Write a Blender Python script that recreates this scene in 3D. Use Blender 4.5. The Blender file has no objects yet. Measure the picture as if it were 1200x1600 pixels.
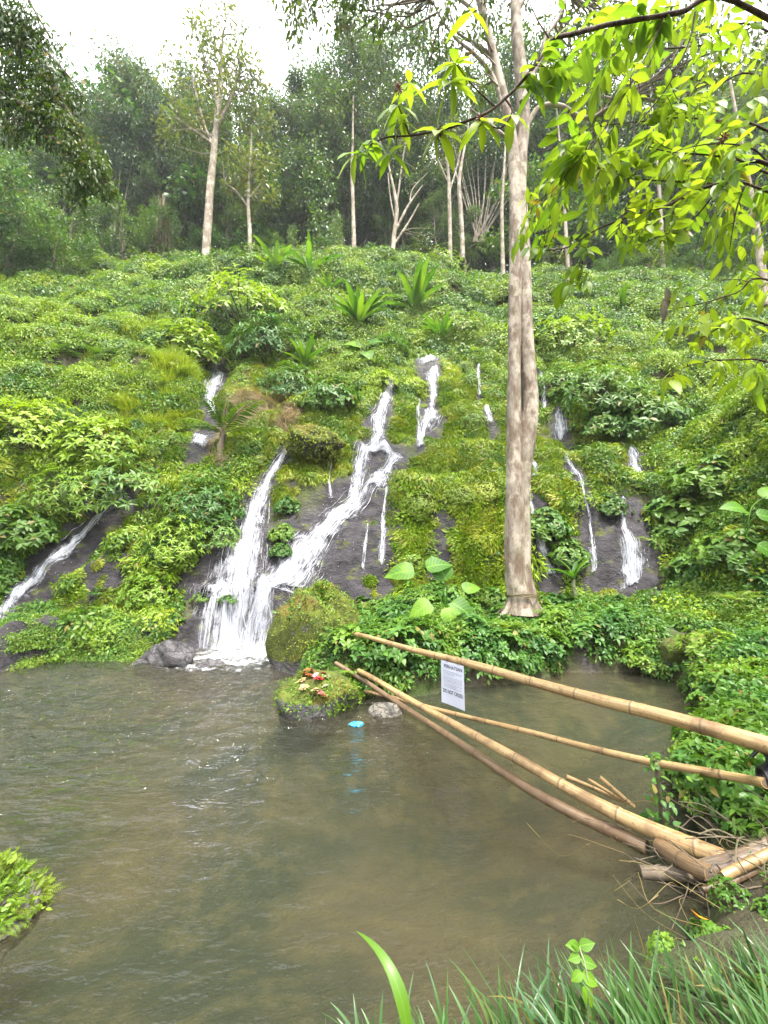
import bpy, math, random
import numpy as np
from mathutils import Vector, Matrix, Euler

# ------------------------------------------------------------------ camera
SC = bpy.context.scene
COL = SC.collection
H = 2.0
PITCH = math.radians(8.5)
FPX = 600.0
cam_d = bpy.data.cameras.new('camera')
cam = bpy.data.objects.new('camera', cam_d); COL.objects.link(cam)
cam.location = (0, 0, H)
cam.rotation_euler = (math.radians(90) + PITCH, 0, 0)
cam_d.sensor_fit = 'HORIZONTAL'; cam_d.sensor_width = 36; cam_d.lens = 36 * FPX / 1200
cam_d.clip_start = 0.05; cam_d.clip_end = 2000
SC.camera = cam
SC.render.resolution_x = 768; SC.render.resolution_y = 1024

# ------------------------------------------------------------------ light
SUN_EL, SUN_AZ = math.radians(66), math.radians(150)     # high, behind the camera to the right
world = bpy.data.worlds.new('World'); SC.world = world; world.use_nodes = True
wn = world.node_tree.nodes; wl = world.node_tree.links
sky = wn.new('ShaderNodeTexSky'); sky.sky_type = 'NISHITA'; sky.sun_disc = False
sky.sun_elevation = SUN_EL; sky.sun_rotation = SUN_AZ
sky.dust_density = 4.0; sky.air_density = 1.0; sky.altitude = 600
wmix = wn.new('ShaderNodeMix'); wmix.data_type = 'RGBA'; wmix.inputs[0].default_value = 0.78
wmix.inputs[7].default_value = (13.0, 13.3, 13.6, 1)      # even white cloud cover
wl.new(sky.outputs[0], wmix.inputs[6])
bg = wn['Background']; bg.inputs[1].default_value = 0.095
wl.new(wmix.outputs[2], bg.inputs[0])
sun_d = bpy.data.lights.new('sun', 'SUN'); sun_d.energy = 2.8; sun_d.angle = math.radians(14)
sun_d.color = (1.0, 0.95, 0.86)
sun = bpy.data.objects.new('sun', sun_d); COL.objects.link(sun)
sd = Vector((math.sin(SUN_AZ) * math.cos(SUN_EL), math.cos(SUN_AZ) * math.cos(SUN_EL), math.sin(SUN_EL)))
sun.rotation_euler = sd.to_track_quat('Z', 'Y').to_euler(); sun.location = (5, -5, 40)
SC.view_settings.view_transform = 'Standard'; SC.view_settings.look = 'None'
SC.view_settings.gamma = 1.0; SC.view_settings.exposure = 2.25
cy = SC.cycles
cy.max_bounces = 8; cy.diffuse_bounces = 4; cy.glossy_bounces = 3; cy.transmission_bounces = 5
cy.transparent_max_bounces = 12; cy.volume_bounces = 0; cy.use_denoising = True
cy.sample_clamp_indirect = 6

# ------------------------------------------------------------------ maths
rng = np.random.default_rng(7)
random.seed(7)
CP, SP = math.cos(PITCH), math.sin(PITCH)
def ray(px, py):
    u = (px - 600) / FPX; v = (800 - py) / FPX
    return np.array([u, CP - v * SP, SP + v * CP])
def at(px, py, y):
    d = ray(px, py); t = y / d[1]
    return Vector((d[0] * t, y, H + d[2] * t))
def pxsize(px, py, y, n):
    "metres that n pixels span at depth y"
    return n / FPX * y / ray(px, py)[1]
def water_at(px, py, z=0.0):
    d = ray(px, py); t = (z - H) / d[2]
    return Vector((d[0] * t, d[1] * t, z))

def _hash(ix, iy, s):
    n = (ix.astype(np.int64) * 374761393 + iy.astype(np.int64) * 668265263 + s * 974634777) & 0x7fffffff
    n = ((n ^ (n >> 13)) * 1274126177) & 0x7fffffff
    return ((n ^ (n >> 16)) & 0xffff) / 65535.0
def vnoise(x, y, s=0):
    x = np.asarray(x, float); y = np.asarray(y, float)
    ix = np.floor(x); iy = np.floor(y); fx = x - ix; fy = y - iy
    fx = fx * fx * (3 - 2 * fx); fy = fy * fy * (3 - 2 * fy)
    a = _hash(ix, iy, s); b = _hash(ix + 1, iy, s); c = _hash(ix, iy + 1, s); d = _hash(ix + 1, iy + 1, s)
    return (a + (b - a) * fx) + ((c + (d - c) * fx) - (a + (b - a) * fx)) * fy - 0.5
def fbm(x, y, s=0, o=4):
    r = 0; a = 1.0
    for k in range(o):
        r = r + a * vnoise(x * 2 ** k + 17.3 * k, y * 2 ** k + 5.1 * k, s + k); a *= 0.5
    return r
def worley(x, y, s=0):
    "rounded domes with creases between them, 0..1"
    ix, iy = np.floor(x), np.floor(y); best = np.full(np.shape(x), 9.0)
    for dx in (-1, 0, 1):
        for dy in (-1, 0, 1):
            cx, cy_ = ix + dx, iy + dy
            px = cx + _hash(cx, cy_, s + 11); py = cy_ + _hash(cx, cy_, s + 29)
            best = np.minimum(best, (x - px) ** 2 + (y - py) ** 2)
    return np.clip(1 - best / 1.1, 0, 1)
def sst(a, b, x):
    t = np.clip((x - a) / (b - a), 0, 1); return t * t * (3 - 2 * t)

# ------------------------------------------------------------------ terrain
POOL = np.array([(-9.5,7.0),(-7.6,7.95),(-7.1,9.0),(-5.4,9.1),(-4.75,10.1),(-3.9,10.65),(-2.6,10.6),(-2.3,9.4),(-1.9,8.4),(-1.6,7.5),
 (-.6,6.8),(-.2,6.5),(.5,6.45),(1.3,6.95),(2.65,7.3),(3.5,7.95),(5.05,7.95),(5.3,7.3),(4.8,6.13),(3.8,5.0),(3.02,4.2),
 (2.55,3.6),(2.38,3.0),(1.7,2.38),(.8,2.0),(-.11,1.8),(-1.2,1.55),(-3,1.4),(-5,1.8),(-8,3),(-9.5,5)])
def pool_sd(x, y):
    "signed distance to the shoreline, negative in the water"
    x = np.asarray(x, float); y = np.asarray(y, float)
    d = np.full(x.shape, 1e9); ins = np.zeros(x.shape, bool)
    n = len(POOL)
    for i in range(n):
        ax, ay = POOL[i]; bx, by = POOL[(i + 1) % n]
        ex, ey = bx - ax, by - ay
        t = np.clip(((x - ax) * ex + (y - ay) * ey) / (ex * ex + ey * ey), 0, 1)
        d = np.minimum(d, np.hypot(x - ax - t * ex, y - ay - t * ey))
        c = ((ay > y) != (by > y)) & (x < (bx - ax) * (y - ay) / (by - ay + 1e-12) + ax)
        ins ^= c
    return np.where(ins, -d, d)
STX = np.array([-40., -14, -8, -4, -1, 3, 7, 14, 40])
STP = [
 [(7,-1),(9,1),(10,2.5),(13,8),(15,12.5),(16.5,14.5),(19,15.2),(22,18),(25,21.8),(30,27.2),(34,30.5),(45,32),(200,33)],
 [(8,-1),(9.3,.2),(10,2),(13,7.6),(15,11.8),(16.5,13.9),(19,14.6),(22,17.6),(25,21.6),(30,27.2),(34,30.5),(45,32),(200,33)],
 [(9,-.6),(9.9,.3),(10.5,1.8),(11.5,3.3),(13,6.3),(15,9.7),(16.8,10.6),(18.5,12.0),(20,15.2),(22,17.8),(26,22.3),(30,27.2),(34,30.5),(45,32),(200,33)],
 [(9.3,-.6),(10,.4),(11,2.3),(13,5.5),(15,8.2),(17,10),(18.6,12.2),(20,15.0),(22,17.4),(26,21.9),(30,27.4),(34,30.5),(45,32),(200,33)],
 [(9.9,-.6),(10.5,.4),(11.2,2.4),(12.5,4.7),(14,6.3),(17.5,11),(19.5,13.6),(20.2,14.2),(24,20.3),(28,25.4),(32,29),(45,31),(200,31)],
 [(9.9,-.2),(10.6,.8),(11.2,1.6),(12.2,4.2),(13.3,5.6),(15,7.0),(17.5,10.6),(19.5,13.2),(24,19.9),(28,25.0),(32,28.3),(45,30),(200,31)],
 [(9,-.5),(10.5,.8),(11.2,1.6),(12.2,4.2),(13.2,5.6),(15,6.5),(16.2,9.6),(18,11.6),(20,13.2),(25,19.4),(29,24.8),(33,28.3),(45,30),(200,31)],
 [(8,0),(9.5,2),(12,5.5),(14.6,7.2),(16,10.4),(18,12.2),(20,13.6),(25,19.4),(29,24.8),(33,28.3),(45,30),(200,31)],
 [(6,0),(9.5,3),(12,6),(15,9),(20,14),(25,19.6),(29,25),(33,28.5),(45,30),(200,31)]]
def hill(x, y):
    zs = np.stack([np.interp(y, [p[0] for p in P], [p[1] for p in P]) for P in STP])
    k = np.clip(np.searchsorted(STX, x) - 1, 0, len(STX) - 2)
    t = np.clip((x - STX[k]) / (STX[k + 1] - STX[k]), 0, 1); t = t * t * (3 - 2 * t)
    idx = np.arange(zs.shape[1])
    return zs[k, idx] * (1 - t) + zs[k + 1, idx] * t
LUMPS = []      # filled once the streams are known
GULLY = []      # (x, y, radius, depth) carved along the streams
def height(x, y):
    sh = np.shape(x)
    x = np.atleast_1d(np.asarray(x, float)).ravel(); y = np.atleast_1d(np.asarray(y, float)).ravel()
    sd_ = pool_sd(x, y)
    hl = hill(x, y)
    side = 1.5 * (x - 7.0) * sst(3.5, 7.5, y)
    side = np.minimum(side, 5 + 0.2 * x)
    near = sst(3, 7, y)
    plat = 0.30 + 0.38 * near
    bank = plat * (1 - np.exp(-np.maximum(sd_, 0) * (2.2 + 2.0 * near) / plat)) + 0.03 * np.maximum(sd_, 0)
    out = np.maximum(np.maximum(bank, hl), side)
    lw = sst(0.2, 2.2, out)
    out = out + lw * (0.9 * fbm(x / 3.4, y / 3.4, 11, 3) + (0.6 + .5 * sst(4, 12, out)) * fbm(x / 1.25, y / 1.25, 5, 3)) \
        + sst(6, 20, out) * 1.3 * fbm(x / 7.5, y / 7.5, 31, 2) + 0.06 * fbm(x / .3, y / .3, 3, 3)
    # ledges that break the falls into steps
    out = out + 0.16 * np.sin(out * 3.1 + 2 * fbm(x / 1.6, y / 3, 8, 2)) * sst(0.8, 2, out) * (1 - sst(14, 18, out))
    for gx, gy, gr, gd in GULLY:
        out = out - gd * np.exp(-((x - gx) ** 2 + (y - gy) ** 2) / gr ** 2) * lw
    if LUMPS:
        fr = np.ones_like(out); w_ = (np.abs(x) < 16) & (y > 8) & (y < 24)
        if w_.any():
            fr[w_] = sst(1.3, 3.2, inflow(x[w_], y[w_])) * (1 - .85 * sst(-.25, .15, mask(x[w_], y[w_], RB, 0)))
            mo_ = np.zeros_like(out); mo_[w_] = sst(-.1, .3, mask(x[w_], y[w_], MOB, 0))
        else: mo_ = np.zeros_like(out)
        big = worley(x / 2.3 + .5 * vnoise(x, y, 4), y / 2.0 + .5 * vnoise(x, y, 5), 3) ** .7
        sml = worley(x / .95 + .6 * vnoise(x * 2, y * 2, 6), y / .8, 7) ** .75
        hug = worley(x / 5.2 + .5 * vnoise(x / 2, y / 2, 14), y / 4.4, 33) ** .8 * (1 - mo_) * sst(2, 6, out) * (1 - .5 * sst(26, 32, y))
        out = out + lw * fr * ((hug - .45) * 1.7 + (big - .5) * (1.35 - .75 * mo_) + (sml - .5) * .42)
    bed = -np.minimum(0.75, 0.42 * (-sd_)) - 0.03 + 0.10 * fbm(x / .7, y / .7, 21, 4) * sst(0, .6, -sd_)
    r = np.where(sd_ < 0, bed, np.maximum(out, 0.0 + 0.35 * sd_))
    return r.reshape(sh) if sh else float(r[0])
_ts = np.concatenate([np.arange(1.2, 24, .05), np.arange(24, 90, .15)])
def hit(px, py):
    d = ray(px, py)
    p = d[None, :] * _ts[:, None]
    hh = height(p[:, 0], p[:, 1]); z = p[:, 2] + H
    k = np.nonzero(z <= hh)[0]
    if len(k) == 0: return None
    k = k[0]
    return Vector((p[k, 0], p[k, 1], hh[k]))
def nrm(x, y, e=.12):
    dx = (height(x + e, y) - height(x - e, y)) / (2 * e); dy = (height(x, y + e) - height(x, y - e)) / (2 * e)
    n = np.stack([-dx, -dy, np.ones_like(dx)], -1)
    return n / np.linalg.norm(n, axis=-1, keepdims=True)
for (a, b, r_, dp) in [((340,600),(310,700),1.0,.5),((200,795),(60,915),.7,.5)]:
    A, B = hit(*a), hit(*b)
    for k in range(4):
        q = A.lerp(B, k / 3); GULLY.append((q.x, q.y, r_, dp))

# ------------------------------------------------------------------ mesh builder
class MB:
    def __init__(s): s.v = []; s.f = []; s.a = []; s.m = []; s.n = 0
    def add(s, V, F, A=None, m=0):
        V = np.asarray(V, float).reshape(-1, 3)
        if A is None: A = np.zeros((len(V), 3))
        s.v.append(V); s.a.append(np.asarray(A, float).reshape(-1, 3))
        for f in F:            # arrays of equal-sided faces
            f = np.asarray(f, np.int64)
            if f.size: s.f.append(f + s.n); s.m.append(np.full(len(f), m, np.int32))
        s.n += len(V)
    def mesh(s, name, mats, smooth=True):
        me = bpy.data.meshes.new(name)
        V = np.concatenate(s.v); A = np.concatenate(s.a)
        me.vertices.add(len(V)); me.vertices.foreach_set('co', V.ravel())
        tot = np.concatenate([np.full(len(f), f.shape[1], np.int32) for f in s.f])
        lv = np.concatenate([f.ravel() for f in s.f]).astype(np.int32)
        me.loops.add(len(lv)); me.loops.foreach_set('vertex_index', lv)
        me.polygons.add(len(tot))
        st = np.concatenate([[0], np.cumsum(tot)[:-1]]).astype(np.int32)
        me.polygons.foreach_set('loop_start', st)
        me.polygons.foreach_set('material_index', np.concatenate(s.m))
        me.polygons.foreach_set('use_smooth', np.full(len(tot), smooth, bool))
        at_ = me.attributes.new('lf', 'FLOAT_VECTOR', 'POINT'); at_.data.foreach_set('vector', A.ravel())
        for m in (mats if isinstance(mats, (list, tuple)) else [mats]): me.materials.append(m)
        me.update(calc_edges=True)
        return me
def norm(a): return a / (np.linalg.norm(a, axis=-1, keepdims=True) + 1e-9)
def tube(mb, pts, rad, seg=8, m=0, rnd=0.5, wob=0.0, cap=True, sq=None):
    P = np.array([tuple(p) for p in pts], float); n = len(P)
    R = np.broadcast_to(np.asarray(rad, float), (n,))
    T = norm(np.gradient(P, axis=0))
    ref = np.array([0, 0, 1.0]) if abs(T[0][2]) < .9 else np.array([1.0, 0, 0])
    Ns = []; u = norm(np.cross(T[0], ref))
    for k in range(n):
        u = norm(u - T[k] * np.dot(u, T[k])); Ns.append(u)
    Nn = np.array(Ns); B = np.cross(T, Nn)
    an = np.arange(seg) * 2 * math.pi / seg
    L = np.concatenate([[0], np.cumsum(np.linalg.norm(np.diff(P, axis=0), axis=1))])
    rr = R[:, None] * np.ones(seg)
    if wob:
        rr = rr * (1 + wob * fbm(np.cos(an)[None] * 1.3 + L[:, None] / (R.mean() * 7) + rnd * 9, np.sin(an)[None] * 1.3 + 3 * rnd + L[:, None] * .0, 4, 3))
    V = P[:, None] + rr[..., None] * (np.cos(an)[None, :, None] * Nn[:, None] + np.sin(an)[None, :, None] * B[:, None])
    A = np.stack([np.broadcast_to(an / 6.2832, (n, seg)), np.broadcast_to(L[:, None], (n, seg)), np.full((n, seg), rnd)], -1)
    i = np.arange(n - 1)[:, None] * seg; j = np.arange(seg)[None]; j2 = (j + 1) % seg
    F = np.stack([i + j, i + j2, i + seg + j2, i + seg + j], -1).reshape(-1, 4)
    fs = [F]
    mb.add(V.reshape(-1, 3), fs, A.reshape(-1, 3), m)
    if cap:
        for e, idx in ((0, 0), (n - 1, 1)):
            c = V[e]; Vc = np.vstack([c, P[e][None]])
            tri = np.array([(k, (k + 1) % seg, seg) for k in range(seg)])
            if idx == 0: tri = tri[:, ::-1]
            mb.add(Vc, [tri], np.tile([[0, -1, rnd]], (seg + 1, 1)), m)
def smooth_path(pts, n):
    "Catmull-Rom through tuples of any size"
    P = np.array([tuple(p) for p in pts], float)
    P = np.vstack([2 * P[0] - P[1], P, 2 * P[-1] - P[-2]])
    out = []
    for i in range(1, len(P) - 2):
        for k in range(n):
            t = k / n
            out.append(.5 * ((2 * P[i]) + (-P[i - 1] + P[i + 1]) * t + (2 * P[i - 1] - 5 * P[i] + 4 * P[i + 1] - P[i + 2]) * t * t
                             + (-P[i - 1] + 3 * P[i] - 3 * P[i + 1] + P[i + 2]) * t ** 3))
    out.append(P[-2]); return np.array(out)

# leaf templates: x across, y along (0..1), z up
def tpl(w, prof, droop=0.25, fold=0.25, wave=0.0):
    V = []; A = []; F3 = []; F4 = []
    ys = [p[0] for p in prof]
    rows = []
    for k, (y, ww) in enumerate(prof):
        z = -droop * y * y
        hw = w * ww / 2
        if hw < 1e-6:
            rows.append([len(V)]); V.append((0, y, z)); A.append((0, y))
        else:
            rows.append([len(V), len(V) + 1, len(V) + 2])
            e = wave * (1 if k % 2 else -1)
            V += [(-hw, y, z + fold * hw + e), (0, y, z), (hw, y, z + fold * hw - e)]; A += [(-1, y), (0, y), (1, y)]
    for a, b in zip(rows[:-1], rows[1:]):
        if len(a) == 1 and len(b) == 3: F3 += [(a[0], b[1], b[0]), (a[0], b[2], b[1])]
        elif len(a) == 3 and len(b) == 1: F3 += [(a[0], a[1], b[0]), (a[1], a[2], b[0])]
        elif len(a) == 3: F4 += [(a[0], a[1], b[1], b[0]), (a[1], a[2], b[2], b[1])]
    return np.array(V, float), [np.array(F3, int).reshape(-1, 3), np.array(F4, int).reshape(-1, 4)], np.array(A, float)
FAR = (np.array([(0,0,0),(-.24,.45,.05),(0,1,-.15),(.24,.45,.05)], float), [np.array([(0,2,1),(0,3,2)])], np.array([(0,0),(-1,.45),(0,1),(1,.45)], float))
FARN = (FAR[0] * np.array([.55, 1, 1]), FAR[1], FAR[2])
FERNT = (FAR[0] * np.array([.36, 1, 1]), FAR[1], FAR[2])
FARW = (FAR[0] * np.array([1.5, 1, 1]), FAR[1], FAR[2])
MID = tpl(.48, [(0, 0), (.3, .9), (.6, .85), (1, 0)])
MIDN = tpl(.3, [(0, 0), (.35, 1), (.7, .7), (1, 0)], .3)
NEAR = tpl(.34, [(0, 0), (.06, .25), (.18, .72), (.35, .97), (.5, 1), (.65, .92), (.8, .62), (.92, .22), (1, 0)], .28, .22, .006)
BROAD = tpl(.62, [(0, 0), (.1, .6), (.28, .98), (.45, 1), (.65, .8), (.85, .35), (1, 0)], .3, .2)
EAR = tpl(.85, [(-.18, .35), (-.1, .85), (.1, 1.05), (.3, 1), (.55, .78), (.8, .38), (1, 0)], .35, .12, .01)
BANANA = tpl(.21, [(0, 0), (.05, .5), (.15, .92), (.3, 1.05), (.45, .95), (.6, 1.02), (.75, .85), (.88, .6), (.97, .25), (1, 0)], .55, .35, .012)
def leaves(mb, T, loc, Y, Z, sc, rnd=None, m=0, wid=None):
    V, F, A = T; loc = np.asarray(loc, float); N = len(loc)
    if N == 0: return
    Y = norm(np.asarray(Y, float)); X = norm(np.cross(Y, np.asarray(Z, float))); Z = np.cross(X, Y)
    sc = np.broadcast_to(np.asarray(sc, float), (N,)); wd = sc if wid is None else sc * wid
    if rnd is None: rnd = rng.random(N)
    P = loc[:, None] + V[None, :, :1] * wd[:, None, None] * X[:, None] + V[None, :, 1:2] * sc[:, None, None] * Y[:, None] + V[None, :, 2:3] * sc[:, None, None] * Z[:, None]
    AA = np.concatenate([np.broadcast_to(A[None], (N,) + A.shape), np.broadcast_to(np.asarray(rnd)[:, None, None], (N, len(A), 1))], -1)
    off = (np.arange(N) * len(V))[:, None, None]
    mb.add(P.reshape(-1, 3), [(f[None] + off).reshape(-1, f.shape[1]) for f in F if len(f)], AA.reshape(-1, 3), m)
def rdir(n): return norm(rng.normal(size=(n, 3)))

# ------------------------------------------------------------------ materials
def newmat(name):
    m = bpy.data.materials.new(name); m.use_nodes = True
    nt = m.node_tree; nt.nodes.clear()
    out = nt.nodes.new('ShaderNodeOutputMaterial')
    return m, nt, out
class G:
    "small node helper"
    def __init__(s, nt): s.nt = nt
    def n(s, t, **k):
        x = s.nt.nodes.new(t)
        for a, b in k.items(): setattr(x, a, b)
        return x
    def l(s, a, b): s.nt.links.new(a, b)
    def set(s, inp, v):
        if hasattr(v, 'is_output') or isinstance(v, bpy.types.NodeSocket): s.l(v, inp)
        else: inp.default_value = v
    def math(s, op, a, b=0.0, c=0.0, clamp=False):
        x = s.n('ShaderNodeMath', operation=op); x.use_clamp = clamp
        s.set(x.inputs[0], a); s.set(x.inputs[1], b)
        if op in ('MULTIPLY_ADD', 'SMOOTH_MIN'): s.set(x.inputs[2], c)
        return x.outputs[0]
    def mix(s, f, a, b, bt='MIX'):
        x = s.n('ShaderNodeMix', data_type='RGBA', blend_type=bt)
        s.set(x.inputs[0], f); s.set(x.inputs[6], a if not isinstance(a, tuple) else (*a, 1)[:4]); s.set(x.inputs[7], b if not isinstance(b, tuple) else (*b, 1)[:4])
        return x.outputs[2]
    def rng(s, v, a, b, c=0.0, d=1.0):
        x = s.n('ShaderNodeMapRange', interpolation_type='SMOOTHSTEP')
        s.set(x.inputs[0], v)
        for i, q in zip((1, 2, 3, 4), (a, b, c, d)): s.set(x.inputs[i], q)
        return x.outputs[0]
    def noise(s, sc, det=3.0, vec=None, rough=.55, col=False):
        x = s.n('ShaderNodeTexNoise'); x.inputs['Scale'].default_value = sc; x.inputs['Detail'].default_value = det
        x.inputs['Roughness'].default_value = rough
        if vec is not None: s.l(vec, x.inputs['Vector'])
        return x.outputs[1 if col else 0]
    def pos(s, sx=1, sy=1, sz=1):
        g = s.n('ShaderNodeNewGeometry')
        x = s.n('ShaderNodeVectorMath', operation='MULTIPLY'); s.l(g.outputs['Position'], x.inputs[0]); x.inputs[1].default_value = (sx, sy, sz)
        return x.outputs[0]
    def attr(s, name='lf'):
        a = s.n('ShaderNodeAttribute', attribute_name=name)
        x = s.n('ShaderNodeSeparateXYZ'); s.l(a.outputs['Vector'], x.inputs[0]); return a, x
    def bump(s, h, st, d=.02):
        x = s.n('ShaderNodeBump'); x.inputs['Strength'].default_value = st; x.inputs['Distance'].default_value = d; s.l(h, x.inputs['Height']); return x.outputs[0]
    def bsdf(s, col, rough=.6, nrm=None, spec=.5, **k):
        x = s.n('ShaderNodeBsdfPrincipled'); s.set(x.inputs['Base Color'], col if not isinstance(col, tuple) else (*col, 1)[:4])
        s.set(x.inputs['Roughness'], rough); x.inputs['Specular IOR Level'].default_value = spec
        if nrm is not None: s.l(nrm, x.inputs['Normal'])
        return x.outputs[0]
def leafmat(name, a, b, c=None, trans=.35, rough=.45, spec=.35, patch=.35, vein=.35, old=0.03, ribs=0):
    "a, b: leaf to leaf range; c: hue that larger patches drift to"
    m, nt, out = newmat(name); g = G(nt)
    at_, s = g.attr()
    oi = g.n('ShaderNodeObjectInfo')
    col = g.mix(s.outputs[2], a, b)
    nz = g.noise(patch, 2.0, g.pos())
    col = g.mix(g.math('MULTIPLY', g.rng(nz, .42, .62), .75), col, c or a)
    k = g.math('MULTIPLY_ADD', oi.outputs['Random'], .5, .75)
    hv = g.n('ShaderNodeHueSaturation'); g.l(k, hv.inputs['Value']); g.l(col, hv.inputs['Color'])
    g.l(g.math('MULTIPLY_ADD', oi.outputs['Random'], -.03, .515), hv.inputs['Hue'])
    col = hv.outputs[0]
    yel = g.math('GREATER_THAN', s.outputs[2], 1 - old)
    col = g.mix(g.math('MULTIPLY', yel, .8), col, (.20, .13, .04))
    u = g.math('ABSOLUTE', s.outputs[0])
    if vein: col = g.mix(g.math('MULTIPLY', g.rng(u, 0, .12, 1, 0), vein), col, tuple(min(1, 1.9 * q) for q in b))
    if ribs:
        w_ = g.math('ABSOLUTE', g.math('SUBTRACT', g.math('FRACT', g.math('MULTIPLY', g.math('SUBTRACT', s.outputs[1], g.math('MULTIPLY', u, .22)), ribs)), .5))
        col = g.mix(g.math('MULTIPLY', g.rng(w_, .10, 0), .45), col, tuple(min(1, 1.7 * q) for q in b))
        col = g.mix(g.math('MULTIPLY', g.rng(w_, .36, .5), .35), col, tuple(q * .6 for q in a))
    p = g.bsdf(col, rough, None, spec)
    t = g.n('ShaderNodeBsdfTranslucent')
    tc = g.mix(1.0, col, (1.35, 1.35, .6), 'MULTIPLY'); g.l(tc, t.inputs[0])
    mx = g.n('ShaderNodeMixShader'); mx.inputs[0].default_value = trans
    g.l(p, mx.inputs[1]); g.l(t.outputs[0], mx.inputs[2]); g.l(mx.outputs[0], out.inputs[0])
    return m
def barkmat(name, a, b, moss=0.0, sc=1.0, rough=.85):
    m, nt, out = newmat(name); g = G(nt)
    p = g.pos(1, 1, .35)
    n1 = g.noise(5 * sc, 5, p, .65); n2 = g.noise(1.6 * sc, 4, g.pos(1, 1, .8), .6); n3 = g.noise(22 * sc, 4, p, .6)
    col = g.mix(g.rng(n1, .35, .65), a, b)
    col = g.mix(g.math('MULTIPLY', g.rng(n2, .5, .62), .55), col, tuple(min(1, q * 1.7 + .02) for q in b))
    col = g.mix(g.math('MULTIPLY', g.rng(n3, .5, .7), .35), col, tuple(q * .45 for q in a))
    if moss: col = g.mix(g.math('MULTIPLY', g.rng(g.noise(2.5, 4, g.pos()), .5, .6), moss), col, (.06, .085, .015))
    h = g.math('ADD', n1, g.math('MULTIPLY', n3, .5))
    g.l(g.bsdf(col, rough, g.bump(h, .7, .03), .2), out.inputs[0]); return m
def rockmat(name, a=(.035,.032,.035), b=(.11,.10,.105), moss=.0, wet=True, mossc=(.10,.125,.015)):
    m, nt, out = newmat(name); g = G(nt)
    p = g.pos(1, 1, 1.6)
    n1 = g.noise(2.2, 6, p, .65); n2 = g.noise(9, 6, p, .7)
    v = g.n('ShaderNodeTexVoronoi', feature='DISTANCE_TO_EDGE'); v.inputs['Scale'].default_value = 2.4
    wv = g.n('ShaderNodeVectorMath', operation='ADD'); g.l(p, wv.inputs[0]); g.l(g.noise(3, 4, p, .6, True), wv.inputs[1]); g.l(wv.outputs[0], v.inputs[0])
    col = g.mix(g.rng(n1, .3, .7), a, b)
    col = g.mix(g.math('MULTIPLY', g.rng(n2, .45, .7), .5), col, tuple(q * .4 for q in a))
    col = g.mix(g.rng(v.outputs[0], 0, .05, .7, 0), col, tuple(q * .25 for q in a))
    hgt = g.math('ADD', g.math('MULTIPLY', n1, 1.5), g.math('ADD', n2, g.math('MULTIPLY', g.rng(v.outputs[0], 0, .08), .5)))
    rough = g.rng(n2, .3, .7, .22 if wet else .7, .6 if wet else .9)
    if moss:
        gm = g.n('ShaderNodeNewGeometry'); sz = g.n('ShaderNodeSeparateXYZ'); g.l(gm.outputs['Normal'], sz.inputs[0])
        ps = g.n('ShaderNodeSeparateXYZ'); g.l(gm.outputs['Position'], ps.inputs[0])
        mm = g.math('ADD', g.math('ADD', g.math('MULTIPLY', sz.outputs[2], .25), g.noise(2.6, 5, g.pos())), g.rng(ps.outputs[2], .02, .35, -.35, .08))
        mf = g.rng(mm, .80 - moss, .92 - moss)
        mc = g.mix(g.rng(g.noise(5, 5, g.pos(), .7), .35, .65), tuple(q * .5 for q in mossc), mossc)
        mc = g.mix(g.math('MULTIPLY', g.rng(g.noise(1.7, 3, g.pos()), .5, .62), .6), mc, (.15, .10, .02))
        col = g.mix(mf, col, mc); rough = g.math('MAXIMUM', rough, g.math('MULTIPLY', mf, .95))
        hgt = g.math('ADD', hgt, g.math('MULTIPLY', g.noise(60, 4, g.pos()), .6))
    g.l(g.bsdf(col, rough, g.bump(hgt, .9, .06), .4), out.inputs[0]); return m

M = {}
M['creeper'] = leafmat('creeper_leaf', (.05,.13,.014), (.11,.21,.02), (.16,.235,.014), patch=.22, vein=.2)
M['slope'] = leafmat('slope_leaf', (.08,.165,.008), (.19,.285,.016), (.20,.30,.012), patch=.3, vein=.2)
M['moss'] = leafmat('mossy_fern_leaf', (.12,.19,.010), (.22,.29,.02), (.24,.28,.03), patch=.8, vein=0)
M['bush'] = leafmat('bush_leaf', (.032,.095,.010), (.075,.17,.02), (.10,.18,.012), patch=.5)
M['bank'] = leafmat('bank_plant_leaf', (.035,.105,.016), (.08,.18,.03), (.12,.21,.015), patch=1.2, spec=.35, rough=.45)
M['fern'] = leafmat('fern_leaf', (.055,.13,.012), (.12,.22,.025), (.13,.21,.015), patch=.6, vein=0)
M['dark'] = leafmat('forest_leaf', (.022,.060,.016), (.055,.11,.026), (.075,.13,.02), patch=.12, vein=0)
M['bamboo_leaf'] = leafmat('bamboo_leaf', (.03,.075,.022), (.065,.125,.035), (.075,.13,.025), patch=.12, vein=0)
M['vine'] = leafmat('vine_leaf', (.032,.09,.014), (.07,.15,.02), (.10,.18,.018), patch=.3, vein=0)
M['crown'] = leafmat('crown_leaf', (.05,.085,.02), (.10,.14,.03), (.12,.15,.03), patch=.5, vein=0)
M['overhang'] = leafmat('overhanging_leaf', (.07,.155,.014), (.15,.24,.024), (.18,.25,.02), trans=.54, patch=1.5, vein=.35, old=.02, spec=.3)
M['shade'] = leafmat('bough_leaf', (.02,.05,.008), (.05,.095,.012), (.06,.10,.010), patch=.8, vein=0)
M['grass'] = leafmat('grass_blade', (.035,.085,.025), (.09,.16,.06), (.07,.13,.03), patch=2, vein=.25, old=.05)
M['slopegrass'] = leafmat('slope_grass_blade', (.13,.21,.012), (.24,.31,.025), (.21,.26,.012), patch=.6, vein=0)
M['dry'] = leafmat('dry_grass_blade', (.14,.10,.045), (.30,.23,.12), (.13,.12,.03), patch=1.1, vein=0, old=.0)
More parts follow.
